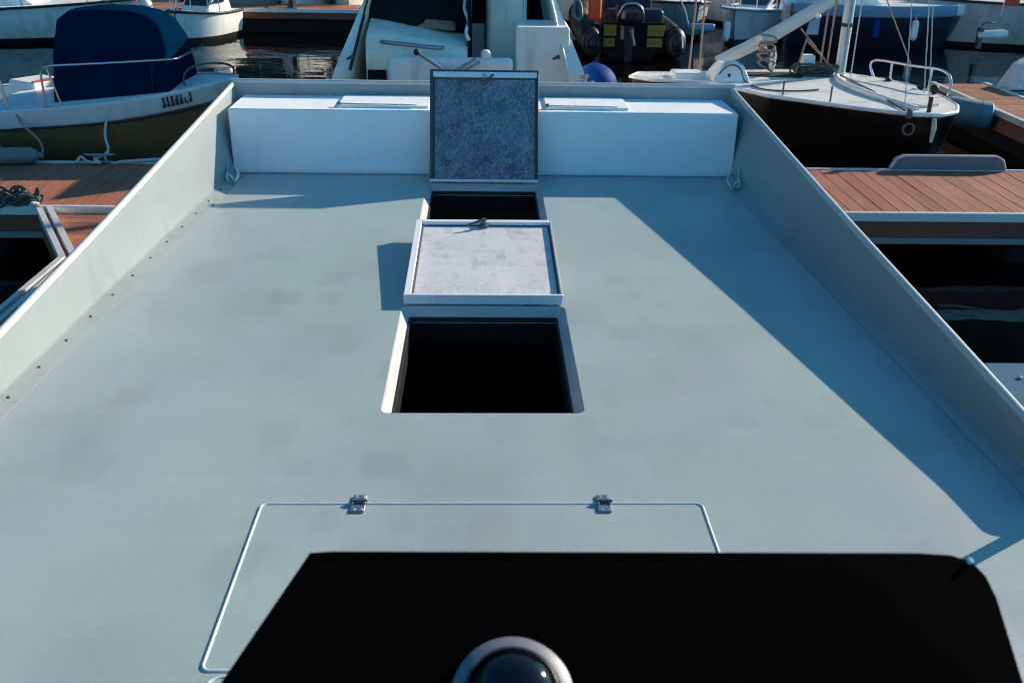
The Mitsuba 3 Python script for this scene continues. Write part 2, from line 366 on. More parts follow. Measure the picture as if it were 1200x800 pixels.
# bulwarks: leaning plates with a flange on the deck, a rim and bolts
for s in (-1, 1):
    yy = np.concatenate([np.linspace(2.54, 2.62, 9), np.linspace(2.68, 6.885, 60)])
    def zt(y):
        z = rim_z(y) - 0.004
        if y < 2.62: z -= 0.07 * (1 - math.sqrt(max(0.0, 1 - ((2.62 - y) / 0.08) ** 2)))
        return z
    V = []
    for y in yy:
        z1, x0 = zt(y), half(y)
        dent = 0.0025 * (meshkit.noise(np.array([y * 2.1, s * 3.0, 0.0])) - 0.5) * 2
        inn = [(s * (x0 + FL * z1 * k + dent * math.sin(math.pi * k)), y, 0.001 + (z1 - 0.001) * k) for k in np.linspace(0, 1, 7)]
        out = [(s * (x0 + FL * z1 * k + 0.014), y, 0.001 + (z1 - 0.001) * k) for k in np.linspace(1, 0, 7)]
        V.append(inn + out)
    V = np.array(V)
    ends = [trimesh.Trimesh(V[e], [[0, i, i + 1] for i in range(1, 13)], process=False) for e in (0, -1)]
    bw = obj('bulwark', cat([grid(V, close_v=True)] + ends), 'hull_paint', boat, smooth=40,
             label='sunlit left bulwark with a row of bolts along its foot' if s < 0 else 'right bulwark in shade, lowest at its near end')
    obj('rim', tube([(s * (half(y) + FL * zt(y) + 0.003), y, zt(y) - 0.010) for y in yy], 0.0165, 8), 'sunlit_rim_paint', bw, smooth=True)
    fl = np.array([[(s * (half(y) + 0.003), y, 0.022), (s * (half(y) - 0.062), y, 0.0045), (s * (half(y) - 0.064), y, 0.0005)] for y in np.linspace(2.56, 6.36, 40)])
    obj('flange', grid(fl), 'hull_paint', bw)
    obj('fillet_weld', tube([(s * (half(y) + 0.005), y, 0.022) for y in np.linspace(2.56, 6.36, 60)], 0.005, 6), 'hull_paint', bw, smooth=True)
    obj('sealant_bead', tube([(s * (half(y) - 0.066), y, 0.001) for y in np.linspace(2.56, 6.36, 60)], 0.0032, 6), 'hull_paint', bw, smooth=True)
    for k in range(15):
        y = 2.73 + 0.2495 * k
        if y < 6.3: obj('bolt', lathe([(0, 0.0), (0.0072, 0.0), (0.0068, 0.004), (0.004, 0.0065), (0, 0.007)], 12, (s * (half(y) - 0.028), y, 0.0128), (-s * 0.25, 0, 1)), 'bolt_steel' if s < 0 else 'hull_paint', bw)

# transom
V = []
for x in np.linspace(-1.60, 1.60, 33):
    k = x / 1.60
    row = []
    for f_ in (0, 1):
        for q in (np.linspace(0, 1, 5) if f_ == 0 else np.linspace(1, 0, 5)):
            z = 0.002 + 0.503 * q; row.append((k * (half(6.88) + FL * z), 6.885 + 0.022 * f_ + 0.002 * math.sin(9 * x) * q, z))
    V.append(row)
V = np.array(V)
tr = obj('transom', cat([grid(V, close_v=True)] + [trimesh.Trimesh(V[e], [[0, i, i + 1] for i in range(1, 9)], process=False) for e in (0, -1)]), 'hull_paint', boat, smooth=40)
obj('rim', tube([(x, 6.896, 0.508) for x in np.linspace(-1.715, 1.715, 30)], 0.0165, 8), 'sunlit_rim_paint', tr, smooth=True)

# stern locker with raised lids
lk = obj('stern_locker', bx(-1.630, 1.640, 6.41, 6.884, 0.0015, 0.420, 0.008), 'white_enamel', boat, label='long white locker across the stern')
obj('foot_bead', tube([(x, 6.408, 0.003) for x in np.linspace(-1.62, 1.63, 20)], 0.005, 6), 'hull_paint', lk, smooth=True)
for (x0, x1) in ((-0.945, -0.355), (0.40, 0.94)):
    ld = obj('locker_lid', bx(x0, x1, 6.475, 6.83, 0.4215, 0.436, 0.004), 'white_enamel', lk)
    obj('lid_stay', tube([(x0 + 0.02, 6.50, 0.442), (x1 - 0.08, 6.475, 0.442)], 0.0045, 8), 'sunlit_rim_paint', ld)
    obj('knob', lathe([(0, 0), (0.016, 0), (0.016, 0.010), (0.009, 0.018), (0, 0.02)], 14, (x0 + 0.012, 6.50, 0.436)), 'fender_grey', ld)

# pad eyes with shackles at the two corners
for s, y in ((-1, 6.18), (1, 6.12)):
    x = s * 1.61
    pe = obj('pad_eye', bx(x - 0.05, x + 0.05, y - 0.035, y + 0.035, 0.001, 0.011, 0.003), 'steel', boat, label='steel pad eye with its ring at the ' + ('left' if s < 0 else 'right') + ' stern corner')
    a = np.linspace(0, np.pi, 13)
    obj('bow', tube([(x + 0.028 * math.cos(t), y, 0.011 + 0.042 * math.sin(t)) for t in a], 0.0075, 8), 'steel', pe, smooth=True)
    a = np.linspace(0, 2 * np.pi, 25)[:-1]
    ring = tube([(0.050 * math.cos(t), 0.050 * math.sin(t), 0) for t in a], 0.009, 8, close=True)
    ring = turn(ring, 62 if s < 0 else 50, axis=(1, s * 0.7, 0)); obj('ring', moved(ring, x - s * 0.035, y - 0.028, 0.055), 'steel', pe, smooth=True)
    obj('lashing', tube([(x + s * 0.04, y + 0.16, 0.12), (x + s * 0.02, y + 0.08, 0.07), (x, y + 0.0, 0.045)], 0.006, 6, smooth=12), 'rope_white', pe, smooth=True)

# hatch frames: gutter walls, gutter ledge, seal, coaming
def hatch_frame(rect, name, lab):
    x0, x1, y0, y1 = rect
    def loop(d, r, z):
        P_ = []
        for cx, cy, a0 in ((x1 - d - r, y1 - d - r, 0), (x0 + d + r, y1 - d - r, 90), (x0 + d + r, y0 + d + r, 180), (x1 - d - r, y0 + d + r, 270)):
            P_ += [(cx + r * math.cos(math.radians(a0 + q)), cy + r * math.sin(math.radians(a0 + q)), z) for q in np.linspace(0, 90, 7)]
        return P_
    rings = [loop(-0.006, 0.034, -0.006), loop(0.0, 0.030, -0.001), loop(0.004, 0.028, -0.003), loop(0.031, 0.014, -0.048), loop(0.034, 0.012, -0.049), loop(0.034, 0.012, -0.075)]
    for q in rings[3:]:
        for i_, (x_, y_, z_) in enumerate(q):
            if y_ > (y0 + y1) / 2: q[i_] = (x_, y_ + 0.016, z_)
    fr = obj(name, grid(np.stack(rings, 1), close_u=True), 'frame_metal', boat, smooth=25, label=lab)
    inn = Polygon([p_[:2] for p_ in rings[-1]])
    obj('seal', prism(inn.buffer(0.001).difference(inn.buffer(-0.007)), -0.068, -0.0465), 'rubber', fr, smooth=30)
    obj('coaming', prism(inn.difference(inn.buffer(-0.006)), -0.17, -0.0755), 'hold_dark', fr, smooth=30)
    return fr
hatch_frame((-0.367, 0.367, 3.143, 4.150), 'hatch_frame', 'bright metal frame of the nearer open hatch')
hatch_frame((-0.365, 0.363, 5.44, 6.215), 'hatch_frame', 'metal frame of the smaller farther hatch by the locker')

# lids: local frame x across, y from hinge to latch, z out of the lid's inner face
def make_lid(L, hw, M, name, face, lab, dark):
    def put(m): m = m.copy(); m.apply_transform(M); return m
    h = 0.046
    sw_ = 0.018 if dark else 0.030
    tray = put(bx(-hw + 0.002, hw - 0.002, 0.002, L - 0.002, 0.0, 0.0235, 0.002))
    key = obj(name, tray, face, boat, label=lab, smooth=30)
    edge = 'lid_edge'
    obj('hinge_rim', put(bx(-hw - 0.002, hw + 0.002, -0.004, 0.012, -0.001, h, 0.002)), edge, key)
    obj('latch_rim', put(bx(-hw + sw_ + 0.0005, hw - 0.0095, L - 0.034, L + 0.0, 0.020, h, 0.002)), edge, key)
    obj('side_rim', put(bx(-hw - 0.001, -hw + sw_, 0.0125, L + 0.001, -0.001, h - 0.0015, 0.002)), 'lid_dark' if dark else edge, key)  # standing lid: shade of its side rims put into the dark colour
    obj('side_rim', put(bx(hw - 0.009, hw + 0.001, 0.0125, L + 0.001, -0.001, h - 0.0015, 0.002)), 'lid_dark' if dark else 'lid_shaded_side', key)
    obj('seal', put(cat([bx(-hw + sw_ + 0.0005, -hw + sw_ + 0.012, 0.013, L - 0.0345, 0.0225, 0.029, 0.002), bx(hw - 0.020, hw - 0.0095, 0.013, L - 0.0345, 0.0225, 0.029, 0.002),
                         bx(-hw + sw_ + 0.013, hw - 0.021, L - 0.044, L - 0.0345, 0.0225, 0.029, 0.002)])), 'lid_dark', key)
    lt = obj('latch', put(cat([lathe([(0, 0), (0.026, 0), (0.024, 0.016), (0.014, 0.022), (0, 0.023)], 18, (0.0, L - 0.055, 0.0235)),
                               lathe([(0.010, 0), (0.010, 0.045), (0, 0.047)], 12, (0.0, L - 0.055, 0.030))])), 'bolt_steel', key)
    obj('lever', put(tube([(0.015, L - 0.055, 0.068), (-0.03, L - 0.075, 0.064), (-0.085, L - 0.100, 0.052)] if not dark else [(-0.02, L - 0.055, 0.066), (0.03, L - 0.045, 0.064), (0.055, L - 0.02, 0.06)], 0.007, 8)), 'bolt_steel', lt)
    obj('catch', put(bx(-0.012, 0.012, L - 0.05, L - 0.012, 0.046, 0.056, 0.002)), 'steel', lt)
    for x in (-hw * 0.62, hw * 0.62):
        obj('hinge', put(tube([(x - 0.04, -0.004, -0.006), (x + 0.04, -0.004, -0.006)], 0.0065, 10)), 'bolt_steel', key)
    if dark: obj('lip', put(cat([bx(-hw - 0.002, hw + 0.002, L + 0.0005, L + 0.012, -0.001, h + 0.003, 0.002)])), 'lid_dark', key)
    return key
# nearer lid folded back flat, propped a little at its latch side by the lever of its outer handle
R1 = trimesh.transformations.translation_matrix((0, 4.162, 0.006)) @ trimesh.transformations.rotation_matrix(math.radians(3.4), (1, 0, 0))
make_lid(0.945, 0.357, R1, 'hatch_lid', 'bare_alu', 'bare aluminium hatch lid folded flat with its inside up', False)
obj('outer_handle', cat([lathe([(0.02, 0), (0.02, 0.03), (0, 0.031)], 12, (0.0, 5.02, 0.006)), bx(-0.05, 0.05, 5.005, 5.035, 0.037, 0.050, 0.004)]), 'bolt_steel', boat + '__hatch_lid')
# farther lid standing open against the locker
ang = math.degrees(math.atan2(0.42, 6.402 - 6.228))
R2 = trimesh.transformations.translation_matrix((0, 6.218, 0.008)) @ trimesh.transformations.rotation_matrix(math.radians(ang), (1, 0, 0))
make_lid(0.688, 0.342, R2, 'hatch_lid', 'dull_alu', 'mottled hatch lid standing open against the white locker', True)
obj('strip', (lambda m: (m.apply_transform(R2), m)[1])(bx(0.06, 0.26, 0.050, 0.056, 0.0235, 0.0245)), 'red_paint', boat + '__hatch_lid_001', smooth=False)

# grab post at the fore end of the right bulwark
obj('grab_post', cat([tube([(1.80, 2.54, 0.0), (1.80, 2.54, 1.05)], 0.021, 12), lathe([(0, 0), (0.05, 0), (0.05, 0.008), (0.024, 0.012), (0.024, 0.03)], 16, (1.80, 2.54, 0.001))]), 'steel', boat)

# helm console in the foreground: tilted black top with a round compass
a30 = math.radians(30)
MC = np.eye(4); MC[:3, 0] = (1, 0, 0); MC[:3, 1] = (0, math.cos(a30), math.sin(a30)); MC[:3, 2] = (0, -math.sin(a30), math.cos(a30)); MC[:3, 3] = (0, 1.09, 0.9)
pp = Polygon([(-0.224, 0.0), (0.645, -0.001), (0.675, -0.06), (0.675, -0.62), (-0.56, -0.62)]).buffer(-0.03).buffer(0.03, quad_segs=8)
cp = [(-0.228, 0.001), (-0.20, 0.003), (0.585, -0.001), (0.630, -0.0045), (0.655, -0.014), (0.668, -0.034), (0.6735, -0.064), (0.674, -0.62), (-0.56, -0.62)]
slab = prism(Polygon(cp), -0.035, 0.0); slab.apply_transform(MC)
con = obj('console', slab, 'console_black', boat, smooth=30, label='black helm console top in the foreground with a round compass')
ped = bx(-0.22, 0.60, 0.45, 0.98, 0.002, 0.70, 0.02)
obj('pedestal', ped, 'console_black', con)
c0 = np.array([0.037, -0.192])
prof = [(0.0755, 0.0), (0.0765, 0.006), (0.075, 0.012), (0.068, 0.017), (0.0605, 0.020), (0.0590, 0.019), (0.0590, 0.0)]
ring = lathe(prof, 64, (c0[0], c0[1], 0.0)); ring.apply_transform(MC)
cm = obj('compass_bezel', fix(ring), 'bezel', con, smooth=40)
dome = lathe([(0.0588, 0.012), (0.0575, 0.028), (0.050, 0.044), (0.036, 0.056), (0.018, 0.062), (0, 0.063)], 48, (c0[0], c0[1], 0.0)); dome.apply_transform(MC)
obj('compass_dome', dome, 'lens_black', cm, smooth=True)
kn = lathe([(0, 0), (0.0042, 0), (0.0042, 0.003), (0.003, 0.0045), (0, 0.005)], 12, (0.652, -0.0135, 0.0)); kn.apply_transform(MC)
obj('screw', kn, 'sealant', con)

# ------------------------------------------------------------------ pontoons
def lay_planks(parent, x0, x1, y0, y1, zt, pitch, along_x=False, ang=0):
    """planks laid one by one across (planks run in y, or in x when along_x)"""
    n = int(((y1 - y0) if along_x else (x1 - x0)) / pitch)
    shapes = {}
    ln = (x1 - x0) if along_x else (y1 - y0)
    base = bx(-ln / 2, ln / 2, -pitch / 2 + 0.0022, pitch / 2 - 0.0022, -0.028, 0, 0.002) if along_x else bx(-pitch / 2 + 0.0022, pitch / 2 - 0.0022, -ln / 2, ln / 2, -0.028, 0, 0.002)
    r = random.Random(int(abs(x0 * 100)) + n)
    for i in range(n):
        k = r.choice([0, 0, 1, 2])
        if k not in shapes: shapes[k] = mikit.ply(base, f'plank_{k}', smooth=False)
        c = (i + 0.5) * pitch
        pos = [(x0 + x1) / 2, y0 + c, zt + r.uniform(-0.0015, 0.0015)] if along_x else [x0 + c, (y0 + y1) / 2, zt + r.uniform(-0.0015, 0.0015)]
        scene[numbered(parent + '__plank')] = {**shapes[k], 'to_world': T().translate(pos).rotate([0, 0, 1], r.uniform(-0.15, 0.15))}

PY0, PY1 = 7.92, 9.42
labels['pontoon'] = {'label': 'timber decked pontoon walkway crossing behind the workboat', 'kind': 'structure'}
lay_planks('pontoon', -7.0, 7.28, PY0 + 0.055, PY1 - 0.05, QUAY, 0.14)
for y0, y1 in ((PY0, PY0 + 0.053), (PY1 - 0.048, PY1)):
    obj('edge_trim', bx(-7.0, 7.3, y0, y1, QUAY - 0.065, QUAY + 0.012, 0.006), 'trim_alu', 'pontoon')
obj('fascia_board', bx(-7.0, 7.3, PY0 + 0.012, PY0 + 0.04, QUAY - 0.205, QUAY - 0.068, 0.004), 'fascia_wood', 'pontoon')
obj('fascia_board', bx(-7.0, 7.3, PY1 - 0.04, PY1 - 0.012, QUAY - 0.205, QUAY - 0.068, 0.004), 'fascia_wood', 'pontoon')
obj('lower_rail', bx(-7.0, 7.3, PY0 + 0.006, PY0 + 0.05, QUAY - 0.262, QUAY - 0.208, 0.005), 'float_grey', 'pontoon')
obj('frame', bx(-7.0, 7.3, PY0 + 0.06, PY1 - 0.06, QUAY - 0.20, QUAY - 0.032), 'joist_brown', 'pontoon')
for k in range(4):
    x = -6.6 + 3.7 * k
    obj('float', bx(x, x + 2.6, PY0 + 0.10, PY1 - 0.05, QUAY - 0.9, QUAY - 0.202, 0.04), 'float_dark', 'pontoon')
# finger along the workboat's left side with its triangular gusset
labels['finger_pontoon'] = {'label': 'narrow finger pontoon on the left with an aluminium edged corner gusset', 'kind': 'structure'}
FP = 'finger_pontoon'
lay_planks(FP, -2.93, -2.02, 1.2, 6.70, QUAY - 0.04, 0.14, along_x=True)
gus = [(-3.58, PY0 - 0.012), (-2.96, 6.74), (-2.02, 6.74), (-2.02, PY0 - 0.012)]
gp = Polygon(gus)
for i in range(9):
    s = gp.intersection(sbox(-4, 6.742 + i * 0.1295, -1, 6.742 + (i + 1) * 0.1295 - 0.007))
    if s.area > 0.005: obj('plank', prism(s, QUAY - 0.068, QUAY - 0.04 + 0.001 * (i % 2)), f'plank_{i % 3}', FP, smooth=False)
def bar(p, q, wdt, z0, z1):
    return prism(LineString([p, q]).buffer(wdt / 2, cap_style=2), z0, z1)
A_, B_, C_ = np.array((-3.60, PY0 - 0.03)), np.array((-2.97, 6.72)), np.array((-3.02, 1.2))
d_ = (B_ - A_) / np.linalg.norm(B_ - A_); nrm = np.array((-d_[1], d_[0]))
for k, off in enumerate((0.0, 0.075)):
    obj('edge_trim', bar(A_ + nrm * off, B_ + nrm * off, 0.045, QUAY - 0.06, QUAY + 0.014), 'trim_alu', FP, smooth=30)
    obj('edge_trim', bar(B_ + np.array((off - 0.0, 0.005)), C_ + np.array((off - 0.0, 0)), 0.040, QUAY - 0.058, QUAY + 0.016), 'trim_alu', FP, smooth=30)
obj('fascia_board', bar(A_ - nrm * 0.0, B_ - nrm * 0.0, 0.022, QUAY - 0.27, QUAY - 0.062), 'fascia_wood', FP, smooth=False)
obj('fascia_board', bar(B_, C_, 0.022, QUAY - 0.27, QUAY - 0.062), 'fascia_wood', FP, smooth=False)
obj('fascia_board', bar((-2.0, 6.72), (-2.0, 1.2), 0.022, QUAY - 0.27, QUAY - 0.072), 'fascia_wood', FP, smooth=False)
obj('float', bx(-2.88, -2.06, 1.4, 6.5, QUAY - 0.9, QUAY - 0.07, 0.03), 'float_dark', FP)
# finger running away on the right
labels['finger_pontoon_001'] = {'label': 'finger pontoon running away from the walkway at the far right', 'kind': 'structure'}
FQ = 'finger_pontoon_001'
lay_planks(FQ, 6.48, 7.15, PY1 + 0.02, 14.35, QUAY, 0.14, along_x=True)
for x in (6.40, 7.16):
    obj('edge_trim', bx(x, x + 0.075, PY1 + 0.01, 14.42, QUAY - 0.06, QUAY + 0.014, 0.006), 'trim_alu', FQ)
    obj('fascia_board', bx(x + 0.02, x + 0.05, PY1 + 0.01, 14.40, QUAY - 0.24, QUAY - 0.062), 'fascia_wood', FQ)
obj('float', bx(6.5, 7.1, PY1 + 0.3, 14.2, QUAY - 0.9, QUAY - 0.03, 0.03), 'float_dark', FQ)

# things on the pontoon
st = thing('boarding_step', 'low grey metal boarding step on the far edge of the right walkway', 'step')
prof = [(3.93, QUAY), (3.97, QUAY + 0.10), (4.05, QUAY + 0.135), (4.95, QUAY + 0.135), (5.02, QUAY + 0.10), (5.06, QUAY)]
m = prism(Polygon(prof), 0, 0.06); m.apply_transform(np.array([[1, 0, 0, 0], [0, 0, -1, PY1 + 0.01], [0, 1, 0, 0.014], [0, 0, 0, 1.0]]))
obj('body', fix(m), 'galv', st, smooth=30)
obj('lip', tube([(3.935, PY1 - 0.05, QUAY + 0.03), (3.972, PY1 - 0.05, QUAY + 0.112), (4.05, PY1 - 0.05, QUAY + 0.148), (4.95, PY1 - 0.05, QUAY + 0.148), (5.02, PY1 - 0.05, QUAY + 0.112), (5.055, PY1 - 0.05, QUAY + 0.03)], 0.010, 8), 'trim_alu', st)

def cleat(x, y, z, yaw, mat, lab, s=1.0):
    c = thing('mooring_cleat', lab, 'cleat')
    M = trimesh.transformations.translation_matrix((x, y, z)) @ trimesh.transformations.rotation_matrix(math.radians(yaw), (0, 0, 1)) @ np.diag([s, s, s, 1])
    def put(q): q.apply_transform(M); return q
    obj('base', put(bx(-0.09, 0.09, -0.03, 0.03, 0, 0.012, 0.004)), mat, c)
    obj('horn', put(tube([(-0.14, 0, 0.078), (-0.10, 0, 0.070), (0, 0, 0.066), (0.10, 0, 0.070), (0.14, 0, 0.078)], [0.008, 0.013, 0.016, 0.013, 0.008], 10, smooth=0)), mat, c)
    for sx in (-0.045, 0.045): obj('leg', put(tube([(sx * 1.15, 0, 0.01), (sx, 0, 0.062)], 0.014, 10)), mat, c)
cleat(-3.62, 9.36, QUAY + 0.014, 4, 'dull_steel', 'steel mooring cleat on the left walkway edge with white rope round it', 1.0)
single('mooring_rope', tube([(-3.63, 9.72, -0.19), (-3.63, 9.70, -0.34), (-3.64, 9.62, -0.52), (-3.60, 9.42, -0.63), (-3.66, 9.33, -0.662), (-3.60, 9.30, -0.672), (-3.72, 9.32, -0.670), (-3.80, 9.38, -0.64), (-3.82, 9.30, -0.672)], 0.013, 7, smooth=60),
       'rope_white', 'white mooring rope hanging from the canopied boat down to the left cleat', 'rope', smooth=True)
single('mooring_rope', tube([(-3.44, 9.33, -0.676), (-3.30, 9.36, -0.67), (-3.1, 9.40, -0.665), (-2.8, 9.37, -0.66), (-2.4, 9.2, -0.676)], 0.016, 7, smooth=40),
       'rope_white', 'white rope lying along the far edge of the left walkway towards the workboat', 'rope', smooth=True)
# coil of dark line at the gusset
co = thing('rope_coil', 'dark wet rope bundle with a white end on the near edge of the left walkway', 'rope')
pts = []
for k in range(190):
    t = k * 0.23; r = 0.17 + 0.05 * math.sin(k * 0.37) + 0.02 * rng.random()
    pts.append((-3.93 + r * 1.35 * math.cos(t) + 0.02 * rng.random(), PY0 + 0.07 + r * 0.42 * math.sin(t), QUAY + 0.03 + 0.085 * rng.random() + 0.03 * math.sin(t * 0.31)))
obj('line', tube(pts, 0.012, 6, smooth=700), 'rope_dark', co, smooth=True)
obj('whipped_end', tube([(-3.78, PY0 + 0.05, QUAY + 0.10), (-3.70, PY0 + 0.04, QUAY + 0.075), (-3.64, PY0 + 0.05, QUAY + 0.03), (-3.66, PY0 - 0.01, QUAY + 0.035), (-3.60, PY0 - 0.02, QUAY + 0.03)], 0.017, 8, smooth=30), 'rope_white', co, smooth=True)
# fender and tarpaulin scrap beside the left boat
fe = thing('fender', 'scuffed grey round fender lying on the left walkway edge below the white boat', 'fender')
obj('body', lathe([(0, -0.20), (0.05, -0.19), (0.075, -0.13), (0.08, 0.0), (0.075, 0.13), (0.05, 0.19), (0, 0.20)], 24, (-4.38, 9.32, QUAY + 0.078), (1, 0.15, 0.0)), 'fender_grey', fe, smooth=True)
obj('eye', lathe([(0.0, 0.18), (0.028, 0.185), (0.03, 0.235), (0, 0.24)], 14, (-4.38, 9.32, QUAY + 0.078), (1, 0.15, 0.0)), 'fender_blue', fe)
obj('lanyard', tube([(-4.14, 9.35, QUAY + 0.10), (-4.22, 9.48, QUAY + 0.20), (-4.40, 9.62, QUAY + 0.30), (-4.48, 9.70, QUAY + 0.42)], 0.010, 6, smooth=20), 'rope_tan', fe, smooth=True)
single('folded_tarpaulin', wobble(rbx(-4.95, -4.50, 9.20, 9.40, QUAY + 0.002, QUAY + 0.17, 0.06), 0.015, 9), 'fender_blue', 'teal folded tarpaulin at the left edge of the walkway', 'tarpaulin', smooth=True)

# float block moored on the right beside the workboat
rf = thing('raft', 'low pale blue work raft floating beyond the right bulwark', 'raft')
obj('deck', rbx(2.15, 4.6, 2.9, 5.19, -1.05, -0.75, 0.05), 'pale_blue', rf)
obj('rubbing_strip', tube([(2.15, 2.9, -0.86), (4.6, 2.9, -0.86), (4.6, 5.19, -0.86), (2.15, 5.19, -0.86)], 0.03, 8, close=True), 'float_dark', rf)
obj('cleat', lathe([(0, 0), (0.014, 0), (0.014, 0.012), (0, 0.016)], 12, (3.02, 4.95, -0.75)), 'steel', rf)

# ------------------------------------------------------------------ boats: a lofted hull
def hull_sections(L, B, zs, zb, zk, n=28, m=10, rake=0.5, full=0.55, flare=0.30, tail=0.9):
    """sections from stern (t=0) to bow (t=1); s=0 at the gunwale, s=1 at the keel. Local: bow at +x, z absolute."""
    t = np.linspace(0, 1, n); s = np.linspace(0, 1, m)
    b = np.where(t < full, tail + (1 - tail) * np.sin(t / full * np.pi / 2), np.cos((t - full) / (1 - full) * np.pi / 2) ** 0.75) * B / 2
    b = np.maximum(b, 0.012)
    zg = zs + (zb - zs) * t ** 2.2
    P = np.zeros((n, m, 3))
    for i in range(n):
        fl = flare * (0.35 + 0.65 * t[i] ** 2)
        w_ = (1 - fl * s - (1 - fl) * s ** 3.2)
        P[i, :, 0] = t[i] * L - rake * s ** 1.2 * t[i] ** 6
        P[i, :, 1] = b[i] * np.maximum(w_, 0.0)
        P[i, :, 2] = zg[i] + (zk - zg[i]) * s
    return P

def band(P, i0, i1, off=0.0):
    """both sides of the hull between section rows i0..i1, and the transom piece"""
    R = P[:, i0:i1 + 1].copy(); R[..., 1] += off
    Lf = R.copy(); Lf[..., 1] *= -1
    a, b = grid(R), grid(Lf[:, ::-1])
    k = R.shape[1]
    tv = np.vstack([R[0], Lf[0]]); tf = []
    for j in range(k - 1): tf += [[j, k + j, k + j + 1], [j, k + j + 1, j + 1]]
    return cat([a, b, trimesh.Trimesh(tv, tf, process=False)])

def deck_of(P, dz=0.0, inset=0.0):
    R = P[:, 0].copy(); R[:, 2] += dz; R[:, 1] = np.maximum(R[:, 1] - inset, 0.004)
    Lf = R.copy(); Lf[:, 1] *= -1
    mid = (R + Lf) / 2; mid[:, 2] += 0.02
    return grid(np.stack([R, mid, Lf], 1))

def place(m, x, y, yaw):
    m = m.copy(); m.apply_transform(trimesh.transformations.translation_matrix((x, y, 0)) @ trimesh.transformations.rotation_matrix(math.radians(yaw), (0, 0, 1))); return m

# --- A: white boat with a navy canopy, lying along the left walkway
A = thing('canopy_boat', 'small white and olive boat with a navy canopy moored along the left walkway', 'boat')
AX, AY, AL = -7.35, 10.52, 4.80
PA = hull_sections(AL, 1.62, -0.375, -0.065, -1.45, n=40, m=25, rake=0.40, full=0.74, flare=0.16, tail=0.92)
pa = lambda m: place(m, AX, AY, 0)
obj('hull', pa(band(PA, 0, 25)), 'gel_olive', A, smooth=40)
bandP = PA.copy()
bandP[..., 1] += 0.025
bs = np.zeros((40, 5, 3))
for i in range(40):
    x, y, z = PA[i, 0]; bb = max(y, 0.01)
    bs[i] = [(x + 0.02, bb - 0.03, z + 0.002), (x + 0.03, bb + 0.02, z + 0.008), (x + 0.035, bb + 0.035, z - 0.012), (x + 0.0, bb + 0.022, z - 0.160), (x - 0.01, bb - 0.005, z - 0.185)]
obj('gunwale_band', pa(cat([grid(bs), grid(bs[:, ::-1] * np.array([1, -1, 1]))])), 'gel_band', A, smooth=35)
obj('foredeck', pa(deck_of(PA[20:], -0.004, 0.03)), 'gel_white', A, smooth=True)
fl = deck_of(PA[:21], -0.42, 0.10); obj('cockpit_sole', pa(fl), 'gel_white', A, smooth=True)
inn = PA[:21, :12].copy(); inn[..., 1] -= 0.09
obj('inner_liner', pa(cat([grid(inn), grid(inn[:, ::-1] * np.array([1, -1, 1]))])), 'gel_white', A, smooth=True)
obj('rub_rail', pa(cat([tube([(PA[i, 4, 0], sg * (PA[i, 4, 1] + 0.024), PA[i, 4, 2] + 0.01) for i in range(38)], 0.012, 6) for sg in (-1, 1)])), 'boot_black', A, smooth=True)
# canopy
prof = np.array([(-4.24, -0.40), (-4.23, 0.20), (-4.19, 0.50), (-4.09, 0.575), (-3.80, 0.60), (-3.48, 0.595), (-3.30, 0.55), (-3.18, 0.46), (-3.10, 0.28), (-3.08, 0.0), (-3.08, -0.24)])
cen = np.array((-3.7, 0.1))
pts = []
for yy, k in ((-0.58, 0.95), (-0.54, 0.98), (0.0, 1.0), (0.55, 0.99), (0.60, 0.95)):
    for x, z in prof: pts.append((cen[0] + (x - cen[0]) * k, AY + yy * (1 - 0.62 * np.clip((z + 0.40) / 1.0, 0, 1) ** 1.5), cen[1] + (z - cen[1]) * (k if z > 0 else 1)))
cm_ = hull(pts)
cm_ = cm_.subdivide_to_size(0.09); cm_ = wobble(cm_, 0.012, 5.0, 3)
cv = obj('canopy', cm_, 'navy_fabric', A, smooth=True, label='navy blue fabric canopy over the bow cabin')
zf = lambda x: AY - 0.725
obj('seam', cat([tube([(x, AY - 0.585, -0.30), (x - 0.005, AY - 0.515, 0.0), (x, AY - 0.44, 0.20)], 0.005, 6) for x in (-3.24,)]), 'rubber', cv, smooth=True)
obj('grab_rail', tube([(-4.24, AY - 0.70, -0.36), (-4.235, AY - 0.70, 0.06), (-4.20, AY - 0.70, 0.105), (-4.12, AY - 0.70, 0.125), (-3.6, AY - 0.70, 0.155), (-3.2, AY - 0.69, 0.180), (-2.99, AY - 0.66, 0.19), (-2.95, AY - 0.58, 0.19), (-2.94, AY + 0.3, 0.19)], 0.0105, 8), 'steel', A, smooth=True)
obj('rail_post', tube([(-4.06, AY - 0.70, -0.35), (-4.17, AY - 0.70, 0.10)], 0.010, 8), 'steel', A)
# cockpit box, rail and fittings on the left
bxm = turn(rbx(-0.21, 0.21, -0.21, 0.21, -0.5, 0.0, 0.025), 58); obj('engine_box', moved(bxm, -4.84, AY + 0.60, -0.22), 'gel_white', A, label='bright white engine box in the open cockpit')
obj('hatch_strip', moved(turn(bx(-0.195, 0.195, -0.205, -0.165, 0, 0.012, 0.004), 58), -4.84, AY + 0.60, -0.22), 'red_paint', A + '__engine_box')
obj('stern_rail', tube([(-4.54, AY - 0.74, -0.37), (-4.60, AY - 0.75, -0.10), (-4.66, AY - 0.75, 0.07), (-4.80, AY - 0.74, 0.12), (-5.6, AY - 0.72, 0.14)], 0.016, 8, smooth=30), 'steel', A, smooth=True)
for x in (-4.14, -3.63): cc = obj('rail_cleat', cat([tube([(x - 0.08, AY - 0.80, -0.255), (x + 0.08, AY - 0.80, -0.25)], 0.012, 8), bx(x - 0.03, x + 0.03, AY - 0.815, AY - 0.785, -0.29, -0.25, 0.004)]), 'bolt_steel', A)
